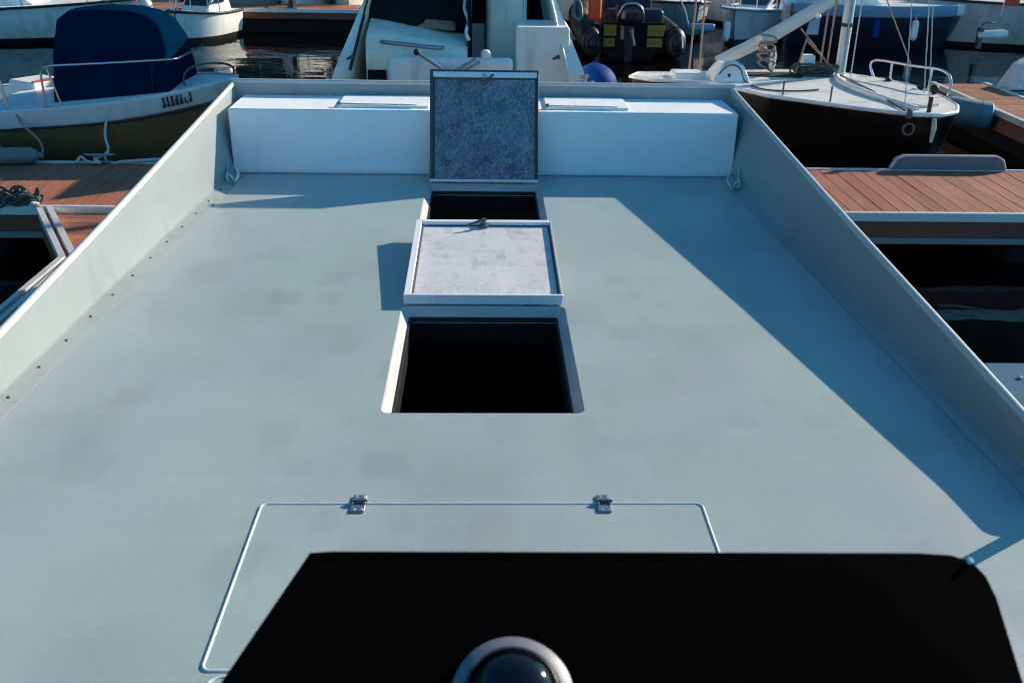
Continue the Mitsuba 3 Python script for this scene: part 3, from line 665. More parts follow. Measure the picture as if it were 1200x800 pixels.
obj('bow_rail', cat([tube([(-2.95, AY - 0.46, -0.09), (-2.92, AY - 0.44, 0.05), (-2.80, AY - 0.36, 0.10), (-2.66, AY - 0.20, 0.09), (-2.58, AY, 0.02), (-2.60, AY + 0.1, -0.06)], 0.011, 8, smooth=40)]), 'bolt_steel', A, smooth=True)
# registration letters on the near side of the band
word = '333HBLJ'; x = -3.125
for ch in word:
    g = meshkit.text_mesh(ch, 0.092, 0.014, bold=True); wd = 0.044 if ch not in 'J' else 0.038
    g.apply_translation((-g.bounds[0][0], 0, 0)); g.apply_scale((0.034 / max(g.extents[0], 0.02), 1, 1))
    i = int(np.argmin(abs(PA[:, 0, 0] + AX - x))); i = min(max(i, 1), 38)
    d = PA[i + 1, 0] - PA[i - 1, 0]; yaw = math.degrees(math.atan2(-d[1], d[0])); pit = math.degrees(math.atan2(d[2], d[0]))
    M = trimesh.transformations.translation_matrix((x, AY - (np.interp(x - AX, PA[:, 0, 0], PA[:, 0, 1])) - 0.0400, np.interp(x - AX, PA[:, 0, 0], PA[:, 0, 2]) - 0.130))
    M = M @ trimesh.transformations.rotation_matrix(math.radians(-yaw), (0, 0, 1)) @ trimesh.transformations.rotation_matrix(math.radians(90 + 4), (1, 0, 0)) @ trimesh.transformations.rotation_matrix(math.radians(pit), (0, 0, 1))
    g.apply_transform(M); obj('registration_letter', g, 'letter', A, smooth=False)
    x += 0.0365

# --- B: the white cruiser moored stern-to behind our transom
B = thing('motor_cruiser', 'white motor cruiser with a folded ladder moored stern to behind the workboat', 'boat')
BZ = -0.45
obj('hull', cat([rbx(-1.48, 1.02, 10.25, 17.2, -1.3, -0.30, 0.12)]), 'gel_shade', B)
obj('platform', rbx(-1.46, 1.00, 9.78, 10.5, -0.50, -0.28, 0.05), 'gel_shade', B)
for s, x0, x1 in ((-1, -1.50, -1.33), (1, 1.02, 0.84)):
    V = []
    for yy in np.linspace(9.95, 15.0, 14):
        k = (yy - 9.95) / 5.05
        top = 0.10 + 0.95 * min(1, ((yy - 9.95) / 0.9)) ** 0.8
        lean = 0.45 * max(top, 0) * (-s)
        V.append([(x0, yy, -0.45), (x0 + lean * 0.2, yy, 0.0), (x0 + lean * 0.95, yy, top), (x1 + lean * 0.55, yy, top), (x1 + lean * 0.1, yy, 0.0), (x1, yy, -0.45)])
    V = np.array(V)
    obj('coaming', cat([grid(V, close_v=True), trimesh.Trimesh(V[0], [[0, 1, 4], [0, 4, 5], [1, 2, 3], [1, 3, 4]], process=False)]), 'gel_shade', B, smooth=50)
    obj('trim', tube([(q[3][0], q[3][1] - 0.01, q[3][2]) for q in V[:8]], 0.016, 6), 'gel_cream' if s > 0 else 'rubber', B, smooth=True)
# sunpad moulding on the left, curved
V = []
for xx in np.linspace(-1.16, -0.17, 18):
    k = (xx + 1.16) / 0.99; e = 1 - (2 * k - 1) ** 6 * 0.12
    zt_ = 0.47 - 0.17 * k
    V.append([(xx, 10.12, -0.35), (xx, 10.06 + 0.10 * (1 - e), 0.0), (xx, 10.04 + 0.1 * (1 - e), zt_ * 0.5 * e), (xx, 10.10, (zt_ - 0.05) * e), (xx, 10.20, zt_ * e), (xx, 10.8, zt_ + 0.06), (xx, 11.2, zt_ + 0.06), (xx, 11.2, -0.35)])
V = np.array(V)
obj('sunpad_moulding', cat([grid(V)] + [trimesh.Trimesh(V[e], [[0, i, i + 1] for i in range(1, 7)], process=False) for e in (0, -1)]), 'gel_cream', B, smooth=45)
obj('grab_handle', tube([(-1.00, 10.05, 0.355), (-0.99, 9.99, 0.36), (-0.9, 9.985, 0.35), (-0.50, 9.985, 0.315), (-0.42, 9.985, 0.308), (-0.41, 10.05, 0.305)], 0.020, 8), 'dull_steel', B, smooth=True)
cov = wobble(hull([(x, y, z) for x, y, z in [(-1.2, 10.7, 0.50), (-0.20, 10.7, 0.36), (-1.2, 12.4, 0.50), (-0.2, 12.4, 0.50), (-1.15, 10.95, 1.10), (-0.22, 10.95, 1.10), (-1.15, 12.4, 1.3), (-0.22, 12.4, 1.3), (-0.7, 10.6, 0.42), (-1.2, 10.65, 0.62)]]).subdivide_to_size(0.12), 0.03, 4)
obj('canopy', cov, 'black_fabric', B, smooth=True)
obj('canopy_lace', tube([(-0.19, 10.58, 0.98), (-0.165, 10.55, 0.80), (-0.20, 10.5, 0.62), (-0.16, 10.4, 0.52), (-0.18, 10.28, 0.45), (-0.15, 10.2, 0.36)], 0.018, 7, smooth=30), 'gel_white', B, smooth=True)
obj('towel', wobble(hull([(-0.75, 10.62, 0.42), (-0.30, 10.55, 0.40), (-0.72, 10.85, 0.47), (-0.28, 10.85, 0.47), (-0.6, 10.66, 0.50), (-0.34, 10.66, 0.48)]).subdivide_to_size(0.08), 0.02, 8), 'rope_tan', B, smooth=True)
obj('recess_shade_block', bx(-1.145, -0.965, 10.025, 10.30, -0.12, 0.085), 'hold_dark', B, smooth=False)  # solid black block standing in for the shaded void
V = rbx(-0.935, 0.275, 9.86, 9.96, -0.30, 0.235, 0.049)
obj('transom_door', V, 'gel_white', B, smooth=40)
obj('ladder', cat([tube([(-0.63, 9.80, 0.285), (-0.42, 9.80, 0.155), (-0.15, 9.80, -0.02)], 0.016, 8), tube([(-0.58, 9.78, 0.255), (-0.38, 9.78, 0.13), (-0.12, 9.78, -0.04)], 0.016, 8)]), 'dull_steel', B, smooth=True, label='folded steel boarding ladder crossing the transom')
obj('ladder_brace', cat([tube([(-0.08, 9.76, 0.245), (-0.3, 9.76, 0.12), (-0.62, 9.76, -0.06)], 0.014, 8), tube([(-0.04, 9.78, 0.215), (-0.26, 9.78, 0.09), (-0.58, 9.78, -0.09)], 0.014, 8)]), 'dull_steel', B, smooth=True)
obj('ladder_foot', ball((-0.645, 9.80, 0.295), 0.032), 'rubber', B, smooth=True)
obj('stern_light', lathe([(0, 0), (0.05, 0), (0.05, 0.05), (0.03, 0.07), (0, 0.075)], 16, (0.015, 9.91, 0.236)), 'gel_white', B)
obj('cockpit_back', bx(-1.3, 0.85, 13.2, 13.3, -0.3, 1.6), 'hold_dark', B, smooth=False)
obj('cockpit_sole', bx(-1.3, 0.85, 10.3, 13.2, -0.33, -0.26), 'gel_grey', B, smooth=False)
sw = turn(rbx(0.02, 0.44, 10.75, 10.98, -0.25, 0.78, 0.06), 4, (0.2, 10.8, 0), (0, 0, 1)); obj('helm_seat', sw, 'gel_shade', B, smooth=40)
obj('seat_piping', tube([(0.425, 10.745, 0.32), (0.415, 10.745, 0.55), (0.40, 10.75, 0.76)], 0.016, 6), 'gel_white', B, smooth=True)
obj('wet_bar', rbx(0.305, 0.84, 10.12, 10.75, -0.35, 0.50, 0.03), 'gel_shade', B, smooth=40)
obj('side_panel', bx(-0.14, 0.0, 10.95, 11.05, -0.25, 0.42, 0.01), 'gel_grey', B)
obj('gap_shade_board', bx(-0.17, -0.13, 10.3, 11.4, -0.28, 1.1), 'hold_dark', B, smooth=False)  # added dark board standing in for the shade in the gap
for (x, y, z) in ((0.70, 9.98, 0.22), (-1.30, 9.96, 0.20)):
    obj('mooring_eye', cat([tube([(x - 0.03, y, z), (x + 0.03, y - 0.03, z + 0.03)], 0.013, 8), ball((x + 0.02, y - 0.02, z + 0.02), 0.022)]), 'bolt_steel', B, smooth=True)
for k in range(5):
    x, z = 0.90 + 0.06 * (k % 3), -0.06 + 0.06 * (k // 2)
    obj('stern_fitting', cat([tube([(x, 9.80, z - 0.06), (x + 0.03, 9.79, z + 0.05)], 0.020, 8), tube([(x - 0.04, 9.79, z + 0.02), (x + 0.05, 9.79, z + 0.04)], 0.015, 8)]), 'steel', B, smooth=True)
for k in range(3): obj('deck_line', tube([(-1.52 + 0.1 * k, 9.82, -0.26), (-1.48 + 0.1 * k, 9.76, -0.10 + 0.05 * k), (-1.38 + 0.08 * k, 9.80, 0.02), (-1.32 + 0.08 * k, 9.84, -0.12), (-1.25 + 0.05 * k, 9.80, -0.25)], 0.014, 6, smooth=24), 'rope_white', B, smooth=True)

# blue buoy between the cruiser and the inflatable
by = thing('buoy', 'bright blue round mooring buoy right of the white cruiser', 'buoy')
obj('ball', ball((1.20, 11.0, -0.22), 0.25, (1, 1, 1.0)), 'buoy_blue', by, smooth=True)
obj('eye', tube([(1.20 + 0.03 * math.cos(t), 11.12, 0.0 + 0.03 * math.sin(t)) for t in np.linspace(0, 6.28, 13)[:-1]], 0.01, 6, close=True), 'buoy_blue', by)

# --- C: dark inflatable with outboard
C = thing('inflatable_boat', 'dark rigid inflatable boat with a black outboard and mossy yellow transom', 'boat')
cy = 19.3
for s, cx in ((-1, 2.02), (1, 3.60)):
    pts = [(cx, cy - 0.15, -0.86), (cx, cy + 0.02, -0.85), (cx, cy + 0.5, -0.84), (cx, cy + 2.5, -0.82), (cx - s * 0.1, cy + 3.8, -0.74), (cx - s * 0.55, cy + 4.8, -0.60), (2.81, cy + 5.2, -0.52)]
    def slim(m):
        m.vertices[:, 0] = np.where(m.vertices[:, 1] < cy + 3.0, cx + (m.vertices[:, 0] - cx) * 0.70, m.vertices[:, 0]); return m
    obj('tube', slim(tube(pts, [0.12, 0.26, 0.29, 0.29, 0.26, 0.24, 0.22], 20)), 'rib_tube', C, smooth=True)
    obj('tube_cap', slim(tube([(cx, cy - 0.12, -0.86), (cx, cy - 0.06, -0.86), (cx, cy + 0.05, -0.855), (cx, cy + 0.12, -0.85)], [0.19, 0.25, 0.285, 0.297], 20)), 'rib_tube', C, smooth=True)
    obj('glint_patch', tube([(cx + 0.08, cy - 0.10, -0.68), (cx + 0.10, cy - 0.12, -0.80), (cx + 0.11, cy - 0.14, -0.92)], 0.022, 6), 'steel' if s > 0 else 'rib_tube', C, smooth=True)
obj('hull', hull([(2.1, cy + 0.3, -0.8), (3.5, cy + 0.3, -0.8), (2.81, cy + 4.6, -0.8), (2.5, cy + 0.3, -1.3), (3.1, cy + 0.3, -1.3), (2.81, cy + 4.2, -1.2)]), 'gel_black', C)
obj('transom', bx(2.22, 3.40, cy + 0.12, cy + 0.20, -1.05, -0.50, 0.01), 'hold_dark', C)
for x0, x1 in ((2.24, 2.48), (3.06, 3.38)):
    obj('transom_panel', bx(x0, x1, cy + 0.09, cy + 0.118, -0.74, -0.54, 0.006), 'moss_panel', C)
    obj('transom_panel', bx(x0, x1 - 0.02, cy + 0.09, cy + 0.118, -0.94, -0.78, 0.006), 'moss_panel', C)
eng = obj('outboard', wobble(rbx(2.42, 2.92, cy - 0.42, cy + 0.22, -0.52, -0.10, 0.16, 20), 0.01, 4), 'engine_black', C, smooth=True)
obj('cowl_glint', tube([(2.43, cy - 0.30, -0.42), (2.46, cy - 0.405, -0.25), (2.56, cy - 0.40, -0.125), (2.67, cy - 0.39, -0.112), (2.78, cy - 0.40, -0.125), (2.88, cy - 0.405, -0.25), (2.91, cy - 0.30, -0.42)], 0.020, 8, smooth=40), 'steel', eng, smooth=True)  # bright strip added as the highlights along the cowl
obj('leg', hull([(2.56, cy - 0.30, -0.50), (2.78, cy - 0.30, -0.50), (2.58, cy + 0.05, -0.50), (2.76, cy + 0.05, -0.50), (2.63, cy - 0.24, -1.4), (2.72, cy - 0.24, -1.4), (2.65, cy + 0.02, -1.4), (2.70, cy + 0.02, -1.4)]), 'engine_black', eng, smooth=30)
obj('bracket', bx(2.54, 2.80, cy - 0.05, cy + 0.10, -0.80, -0.52, 0.02), 'dull_steel', eng)
obj('tilt_arm', tube([(2.68, cy - 0.33, -0.55), (2.72, cy - 0.30, -0.70), (2.77, cy - 0.28, -0.86)], [0.05, 0.035, 0.03], 8), 'dull_steel', eng)
obj('console', rbx(2.35, 3.3, cy + 1.2, cy + 2.0, -0.8, 0.15, 0.08), 'rib_navy', C)
obj('seat', rbx(2.30, 3.42, cy + 0.45, cy + 0.9, -0.8, -0.30, 0.08), 'rib_navy', C)
obj('life_jacket', wobble(rbx(1.96, 2.20, cy + 0.25, cy + 0.50, -0.50, -0.02, 0.08), 0.02, 8), 'orange', C, smooth=True, label='orange life jacket hung on the left tube')
obj('hose', tube([(1.78, cy + 0.5, -0.52), (1.84, cy + 0.6, -0.30), (1.78, cy + 0.7, -0.18), (1.70, cy + 0.6, -0.34), (1.86, cy + 0.5, -0.48)], 0.035, 8, smooth=30), 'fender_grey', C, smooth=True)

# --- D: the black hulled sailing dinghy on the right
D = thing('sailing_boat', 'black hulled sailing boat with a pale deck beyond the right walkway', 'boat')
DZ = -0.25
edge = Polygon([(1.72, 11.95), (1.95, 11.72), (2.58, 11.60), (3.05, 10.82), (3.78, 10.20), (4.30, 9.87), (4.55, 9.86), (4.78, 10.02), (4.93, 10.35), (4.98, 10.85), (4.94, 11.4), (4.75, 11.9), (4.35, 12.35), (3.7, 12.5), (3.0, 12.35), (2.3, 12.2), (1.85, 12.2)]).buffer(0.12, quad_segs=8).buffer(-0.12)
edge = Polygon(np.array(edge.exterior.coords))
def ring3(poly, z, n=140):
    r = poly.exterior; return np.array([(*r.interpolate(k / n, normalized=True).coords[0], z) for k in range(n)])
R0 = ring3(edge, DZ - 0.035); cc = np.array((3.6, 12.0, 0))
def shrink(R, k, z): Q = cc + (R - cc) * k; Q[:, 2] = z; return Q
lev = [R0, shrink(R0, 0.99, DZ - 0.16), shrink(R0, 0.95, DZ - 0.45), shrink(R0, 0.86, DZ - 0.75), shrink(R0, 0.6, DZ - 1.15)]
obj('hull', grid(np.stack(lev, 1), close_u=True), 'gel_black', D, smooth=True)
obj('deck', prism(edge, DZ - 0.034, DZ), 'sail_deck', D, smooth=30)
rl = ring3(edge, DZ - 0.012); obj('toe_rail', tube(rl, 0.022, 8, close=True), 'gel_white', D, smooth=True)
obj('foredeck_panel', prism(Polygon([(4.26, 11.75), (4.12, 11.55), (4.30, 10.45), (4.50, 10.15), (4.72, 10.30), (4.82, 10.8), (4.78, 11.4), (4.55, 12.0)]).buffer(-0.05).buffer(0.05), DZ + 0.002, DZ + 0.028), 'sail_panel', D, smooth=30)
obj('coaming', tube([(4.20, 12.0, DZ + 0.02), (4.08, 11.4, DZ + 0.03), (4.20, 10.6, DZ + 0.025), (4.38, 10.05, DZ + 0.01)], 0.032, 8, smooth=30), 'gel_white', D, smooth=True)
obj('cockpit', prism(Polygon([(3.1, 12.0), (3.75, 11.9), (3.85, 12.3), (3.15, 12.25)]), DZ + 0.003, DZ + 0.012), 'rubber', D, smooth=False)
obj('cuddy', wobble(hull(np.vstack([rbx(2.62, 3.04, 11.56, 12.0, DZ - 0.03, DZ + 0.06, 0.03).vertices, rbx(2.70, 2.98, 11.60, 11.95, DZ, DZ + 0.185, 0.035).vertices])).subdivide_to_size(0.05), 0.006, 5), 'gel_white', D, smooth=True)
obj('cuddy_line', tube([(2.66, 11.60, DZ + 0.03), (2.74, 11.585, DZ + 0.15), (2.84, 11.60, DZ + 0.19), (2.93, 11.59, DZ + 0.14), (2.97, 11.56, DZ + 0.03), (3.02, 11.52, DZ + 0.01)], 0.008, 6, smooth=24), 'rope_dark', D, smooth=True)
obj('cuddy_port', lathe([(0, 0), (0.020, 0), (0.018, 0.012), (0, 0.014)], 16, (2.80, 11.578, DZ + 0.075), (0, -1, 0.2)), 'rubber', D)
obj('stern_box', rbx(2.20, 2.55, 11.75, 12.05, DZ - 0.02, DZ + 0.07, 0.03), 'gel_white', D)
mx, my = 4.27, 12.13
mast = obj('mast', tube([(mx, my, DZ), (mx, my, 1.5), (mx, my, 7.5)], [0.062, 0.062, 0.045], 16), 'spar', D, smooth=True)
obj('sail_track', bx(mx - 0.012, mx + 0.012, my - 0.070, my - 0.058, DZ + 0.05, 2.2), 'dull_steel', mast)
obj('mast_band', lathe([(0.066, -0.02), (0.068, -0.02), (0.068, 0.02), (0.066, 0.02)], 18, (mx, my, 0.335)), 'rubber', mast)
boom = obj('boom', tube([(mx - 0.06, my + 0.02, 0.70), (3.45, 12.40, 0.155), (2.86, 12.50, -0.17)], [0.075, 0.082, 0.075], 14), 'spar', D, smooth=True, label='pale boom sloping down from the mast to the stern')
obj('boom_band', cat([tube([(3.86 + dx * 0.9, 12.27, 0.425 + dx * 0.55), (3.90 + dx * 0.9, 12.255, 0.452 + dx * 0.55)], 0.087, 14) for dx in (0.05, -0.62)]), 'gel_shade', boom)
obj('boom_cover', wobble(hull([(3.86, 12.26, 0.36), (3.98, 12.22, 0.42), (3.84, 12.28, 0.20), (3.97, 12.22, 0.21), (3.90, 12.33, 0.24), (3.99, 12.29, 0.3)]).subdivide_to_size(0.06), 0.012, 9), 'blue_cover', boom, smooth=True)
for pts, r, mt in (([(4.46, 9.96, DZ + 0.02), (4.36, 11.2, 4.0), (mx, my - 0.03, 7.2)], 0.005, 'dull_steel'), ([(4.22, 9.97, DZ + 0.0), (4.24, 11.1, 3.8), (mx, my - 0.03, 7.0)], 0.005, 'dull_steel'),
                   ([(mx + 0.10, my - 0.10, DZ), (mx + 0.11, my - 0.08, 6.5)], 0.007, 'rope_white'), ([(mx - 0.18, my - 0.02, DZ + 0.03), (mx - 0.10, my + 0.02, 5.0)], 0.011, 'rope_tan'),
                   ([(mx - 0.24, my + 0.04, DZ + 0.03), (mx - 0.16, my + 0.06, 5.0)], 0.011, 'rope_tan'), ([(4.90, 11.6, DZ + 0.2), (4.4, 11.9, 1.0), (mx, my - 0.03, 2.4)], 0.007, 'rope_tan'),
                   ([(4.80, 10.9, DZ), (4.55, 11.5, 3.6), (mx + 0.02, my, 7.0)], 0.006, 'dull_steel')):
    obj('stay', tube(pts, r, 6), mt, D, smooth=True)
for p, q in (((mx - 0.58, 12.0, DZ + 0.04), (mx - 0.44, 12.15, 0.20)), ((mx - 0.10, 12.05, DZ + 0.05), (mx - 0.52, 12.2, 0.28)), ((mx - 0.05, 12.0, DZ + 0.03), (mx - 0.46, 12.15, 0.16)), ((2.56, 12.1, -0.22), (2.64, 12.5, 0.9)), ((2.44, 12.1, -0.22), (2.54, 12.5, 0.9))):
    obj('sheet', tube([p, q], 0.011, 6), 'rope_tan', D, smooth=True)
obj('halyard_coil', tube([(mx - 0.05 - 0.55 * rng.random(), 12.02 + 0.16 * rng.random(), DZ + 0.02 + 0.10 * rng.random()) for _ in range(60)], 0.014, 5, smooth=260), 'rope_dark', D, smooth=True)
obj('sheet_coil', tube([(3.32 + 0.10 * math.cos(k * 0.8) + 0.03 * rng.random(), 12.05 + 0.06 * math.sin(k * 0.8), DZ + 0.03 + 0.004 * k + 0.22 * abs(math.sin(k * 0.13))) for k in range(60)], 0.012, 5, smooth=240), 'rope_tan', D, smooth=True)
obj('horn_cleat', ball((3.43, 12.1, DZ + 0.17), 0.05, (0.8, 0.8, 3.0)), 'gel_white', D, smooth=True)
obj('bailer', rbx(3.78, 3.93, 12.05, 12.2, DZ + 0.05, DZ + 0.24, 0.02), 'gel_white', D)
obj('pulpit', cat([tube([(4.62, 11.92, DZ), (4.58, 11.95, DZ + 0.20), (4.66, 11.80, DZ + 0.225), (4.92, 11.3, DZ + 0.235), (5.06, 10.95, DZ + 0.20), (5.04, 10.85, DZ)], 0.015, 8, smooth=50), tube([(4.72, 11.70, DZ), (4.71, 11.70, DZ + 0.22)], 0.014, 8), tube([(4.97, 11.2, DZ), (4.97, 11.2, DZ + 0.23)], 0.014, 8)]), 'steel', D, smooth=True)
for c, r in (((4.66, 11.6, DZ + 0.03), 0.04), ((4.94, 10.98, DZ + 0.05), 0.05), ((4.86, 11.15, DZ + 0.05), 0.045)): obj('fairlead', ball(c, r), 'rubber', D, smooth=True)
tnk = [tube([(4.22 + 0.055 * math.cos(a), 9.80, DZ - 0.14 + 0.055 * math.sin(a)) for a in np.linspace(0, 2 * np.pi, 17)[:-1]], 0.014, 8, close=True), lathe([(0, 0), (0.03, 0), (0.03, 0.09), (0, 0.09)], 12, (4.22, 9.84, DZ - 0.04))]
obj('block', cat(tnk), 'bolt_steel', D, smooth=True)
obj('chainplate', cat([tube([(4.46, 9.95, DZ + 0.0), (4.46, 9.95, DZ + 0.15)], 0.022, 8)]), 'rubber', D)
obj('tassel', tube([(4.47, 9.82, DZ - 0.03), (4.475, 9.80, DZ - 0.14), (4.47, 9.80, DZ - 0.27)], [0.020, 0.026, 0.014], 8), 'rope_white', D, smooth=True)
for x, y in ((3.2, 10.75), (3.62, 10.45)): obj('stanchion', tube([(x, y, DZ), (x, y, DZ + 0.16)], 0.010, 8), 'bolt_steel', D)
obj('deck_line', tube([(3.0, 11.3, DZ + 0.012), (3.2, 11.0, DZ + 0.012), (3.45, 11.0, DZ + 0.012), (3.7, 11.1, DZ + 0.012)], 0.010, 6, smooth=24), 'rope_dark', D, smooth=True)
obj('deck_line', tube([(4.2, 11.9, DZ + 0.04), (4.22, 10.9, DZ + 0.04), (4.22, 9.95, DZ + 0.01)], 0.009, 6), 'rope_dark', D, smooth=True)

# grey fender between the sailing boat and the right finger
ff = thing('fender', 'large grey rounded fender at the near corner of the right finger pontoon', 'fender')
obj('body', lathe([(0, -0.34), (0.08, -0.33), (0.15, -0.27), (0.175, -0.15), (0.175, 0.14), (0.16, 0.18)], 28, (6.10, 12.55, -0.755), (1, -0.25, -0.12)), 'fender_grey', ff, smooth=35)
obj('end_cap', lathe([(0.0, 0.15), (0.178, 0.152), (0.178, 0.27), (0.15, 0.30), (0, 0.31)], 28, (6.10, 12.55, -0.755), (1, -0.25, -0.12)), 'fender_blue', ff, smooth=35)
# pale covered boat at the right edge
G = thing('covered_boat', 'pale boat under a white cover lying at the right edge beyond the finger pontoon', 'boat')
PG = hull_sections(3.6, 1.5, -0.80, -0.70, -1.45, rake=0.3, full=0.6)
obj('hull', place(band(PG, 0, 9), 10.92, 14.25, 180), 'gel_white', G, smooth=40)
obj('cover', wobble(hull([(7.30, 14.15, -0.74), (7.36, 13.9, -0.74), (7.36, 14.4, -0.74), (7.38, 14.1, -0.58), (7.50, 14.0, -0.40), (7.50, 14.3, -0.40), (7.8, 13.9, -0.28), (7.8, 14.5, -0.28), (8.8, 13.7, -0.20), (8.8, 14.7, -0.20), (9.2, 13.5, -0.7), (9.2, 14.9, -0.7)]).subdivide_to_size(0.12), 0.02, 4), 'gel_band', G, smooth=True)
obj('cover_cord', tube([(7.33, 13.95, -0.73), (7.6, 13.62, -0.68), (8.0, 13.50, -0.70), (8.5, 13.45, -0.68)], 0.014, 6, smooth=20), 'rope_blue', G, smooth=True)

# --- boats in the background: a generic small cruiser built from a lofted hull
def motorboat(name, label, x, y, yaw, L, Bm, zs, zb, hullmat, cabin=None, stripe='boot_black', boot=True, rake=0.8, cabmat='gel_white', ports=0, rail=True, flare=0.35):
    k = thing(name, label, 'boat')
    P = hull_sections(L, Bm, zs, zb, -1.6, n=30, m=17, rake=rake, full=0.5, flare=flare)
    pl = lambda q: place(q, x, y, yaw)
    obj('hull', pl(band(P, 0, 16)), hullmat, k, smooth=40)
    obj('deck', pl(deck_of(P, -0.01, 0.0)), 'gel_white', k, smooth=True)
    if stripe: obj('rub_rail', pl(cat([tube([(P[i, 0, 0] + 0.015, sg * (P[i, 0, 1] + 0.01), P[i, 0, 2] - 0.015) for i in range(30)], 0.028, 6) for sg in (-1, 1)])), stripe, k, smooth=True)
    if boot:
        bt = []
        for i in range(30):
            zz, yy, xx = P[i, :, 2], P[i, :, 1], P[i, :, 0]
            row = []
            for z in (WATER + 0.10, WATER + 0.03, WATER - 0.05):
                row.append((np.interp(-z, -zz, xx) + 0.006, np.interp(-z, -zz, yy) + 0.006, z))
            bt.append(row)
        bt = np.array(bt); obj('boot_stripe', pl(cat([grid(bt), grid(bt[:, ::-1] * np.array([1, -1, 1]))])), 'boot_black', k, smooth=True)
    if cabin:
        c0_, c1_, hgt, wk = cabin
        zb_ = float(np.interp(c0_ * L, P[:, 0, 0], P[:, 0, 2])) - 0.05
        hw = Bm * wk / 2
        cb = hull([(c0_ * L, sg * hw, zb_) for sg in (-1, 1)] + [(c1_ * L, sg * hw * 0.75, zb_ + 0.05) for sg in (-1, 1)] + [(c0_ * L + 0.1, sg * hw * 0.85, zb_ + hgt) for sg in (-1, 1)] + [((c0_ * 0.5 + c1_ * 0.5) * L, sg * hw * 0.78, zb_ + hgt * 0.97) for sg in (-1, 1)])
        cbk = obj('cabin', pl(cb), cabmat, k, smooth=20)
        for sg in (-1, 1):
            xa, xb = c0_ * L + 0.25, (c0_ * 0.5 + c1_ * 0.5) * L + 0.05
            wv = np.array([(xa, sg * hw * 0.93, zb_ + hgt * 0.45), (xb + 0.3, sg * hw * 0.875, zb_ + hgt * 0.45), (xb - 0.1, sg * hw * 0.83, zb_ + hgt * 0.85), (xa, sg * hw * 0.875, zb_ + hgt * 0.85)])
            wv[:, 1] += sg * 0.012
            obj('window', pl(hull(np.vstack([wv, wv + np.array([0, -sg * 0.02, 0])]))), 'window_dark', cbk, smooth=False)
        xm = (c0_ * 0.5 + c1_ * 0.5) * L; xe = c1_ * L
        f_ = lambda q, sg, wd: (xm + (xe - xm) * q + 0.012, sg * hw * wd, zb_ + hgt * 0.97 + (0.05 - hgt * 0.97) * q + 0.012)
        wv = np.array([f_(0.12, -1, 0.68), f_(0.12, 1, 0.68), f_(0.72, 1, 0.66), f_(0.72, -1, 0.66)])
        obj('windscreen', pl(hull(np.vstack([wv, wv + np.array([-0.02, 0, -0.02])]))), 'window_dark', cbk, smooth=False)
    if rail:
        for sg in (-1, 1):
            ps = [(P[i, 0, 0], sg * max(P[i, 0, 1] - 0.06, 0.0), P[i, 0, 2] + 0.26) for i in range(14, 30)]
            obj('guard_rail', pl(tube(ps, 0.014, 6)), 'steel', k, smooth=True)
            for i in (15, 20, 25, 28): obj('stanchion', pl(tube([(P[i, 0, 0], sg * max(P[i, 0, 1] - 0.06, 0.0), P[i, 0, 2]), (P[i, 0, 0], sg * max(P[i, 0, 1] - 0.06, 0.0), P[i, 0, 2] + 0.26)], 0.012, 6)), 'steel', k)
    for q in range(ports):
        i = 14 + 3 * q
        for sg in (-1, 1):
            c = P[i, 3]; obj('porthole', pl(lathe([(0, 0), (0.07, 0), (0.07, 0.012), (0, 0.014)], 18, (c[0], sg * (c[1] + 0.0), c[2]), (0, sg, 0))), 'window_dark', k)
    return k

motorboat('motorboat', 'large white motorboat with a black rail line at the far left', -13.2, 21.0, 2, 6.3, 2.4, -0.52, -0.34, 'gel_white', cabin=(0.30, 0.72, 0.9, 0.7), rake=1.4, ports=0, flare=0.45)
motorboat('motorboat', 'small white motorboat with its bow pointing at the workboat, left background', -5.55, 22.2, -107, 1.75, 1.1, -0.62, -0.52, 'gel_white', cabin=(0.15, 0.62, 0.5, 0.72), rake=0.25, flare=0.45)
motorboat('motorboat', 'white motorboat lying bow on behind the far pontoon', -4.35, 27.4, -88, 4.2, 1.3, -0.15, -0.05, 'gel_white', cabin=(0.25, 0.6, 0.8, 0.7), rake=0.4, boot=False)
motorboat('motorboat', 'cream motorboat half hidden by the white cruiser behind the far pontoon', -3.05, 27.6, -90, 4.2, 1.2, -0.2, -0.1, 'gel_cream', cabin=(0.25, 0.6, 0.8, 0.7), rake=0.4, boot=False)
motorboat('motorboat', 'grey boat behind the far pontoon left of centre', -9.6, 24.9, -2, 5.0, 1.9, -0.45, -0.25, 'gel_grey', cabin=(0.2, 0.6, 0.9, 0.7), rake=0.8)
motorboat('motorboat', 'small blue grey boat with two portholes above the boom of the sailing boat', 6.9, 24.2, -122, 3.3, 1.45, -0.55, -0.42, 'gel_grey', cabin=(0.2, 0.7, 0.45, 0.6), rake=0.3, ports=2, stripe='blue_cover')
motorboat('motorboat', 'dark boat with a blue gunwale stripe and white bow behind the mast', 6.5, 22.15, -9, 3.6, 1.9, -0.32, -0.30, 'gel_navy', cabin=(0.15, 0.5, 0.7, 0.7), stripe=None, rake=0.55, boot=False, rail=False, flare=0.3)
K = list(labels)[-1]
P = hull_sections(3.6, 1.9, -0.32, -0.30, -1.6, n=30, m=17, rake=0.55, full=0.5, flare=0.3)
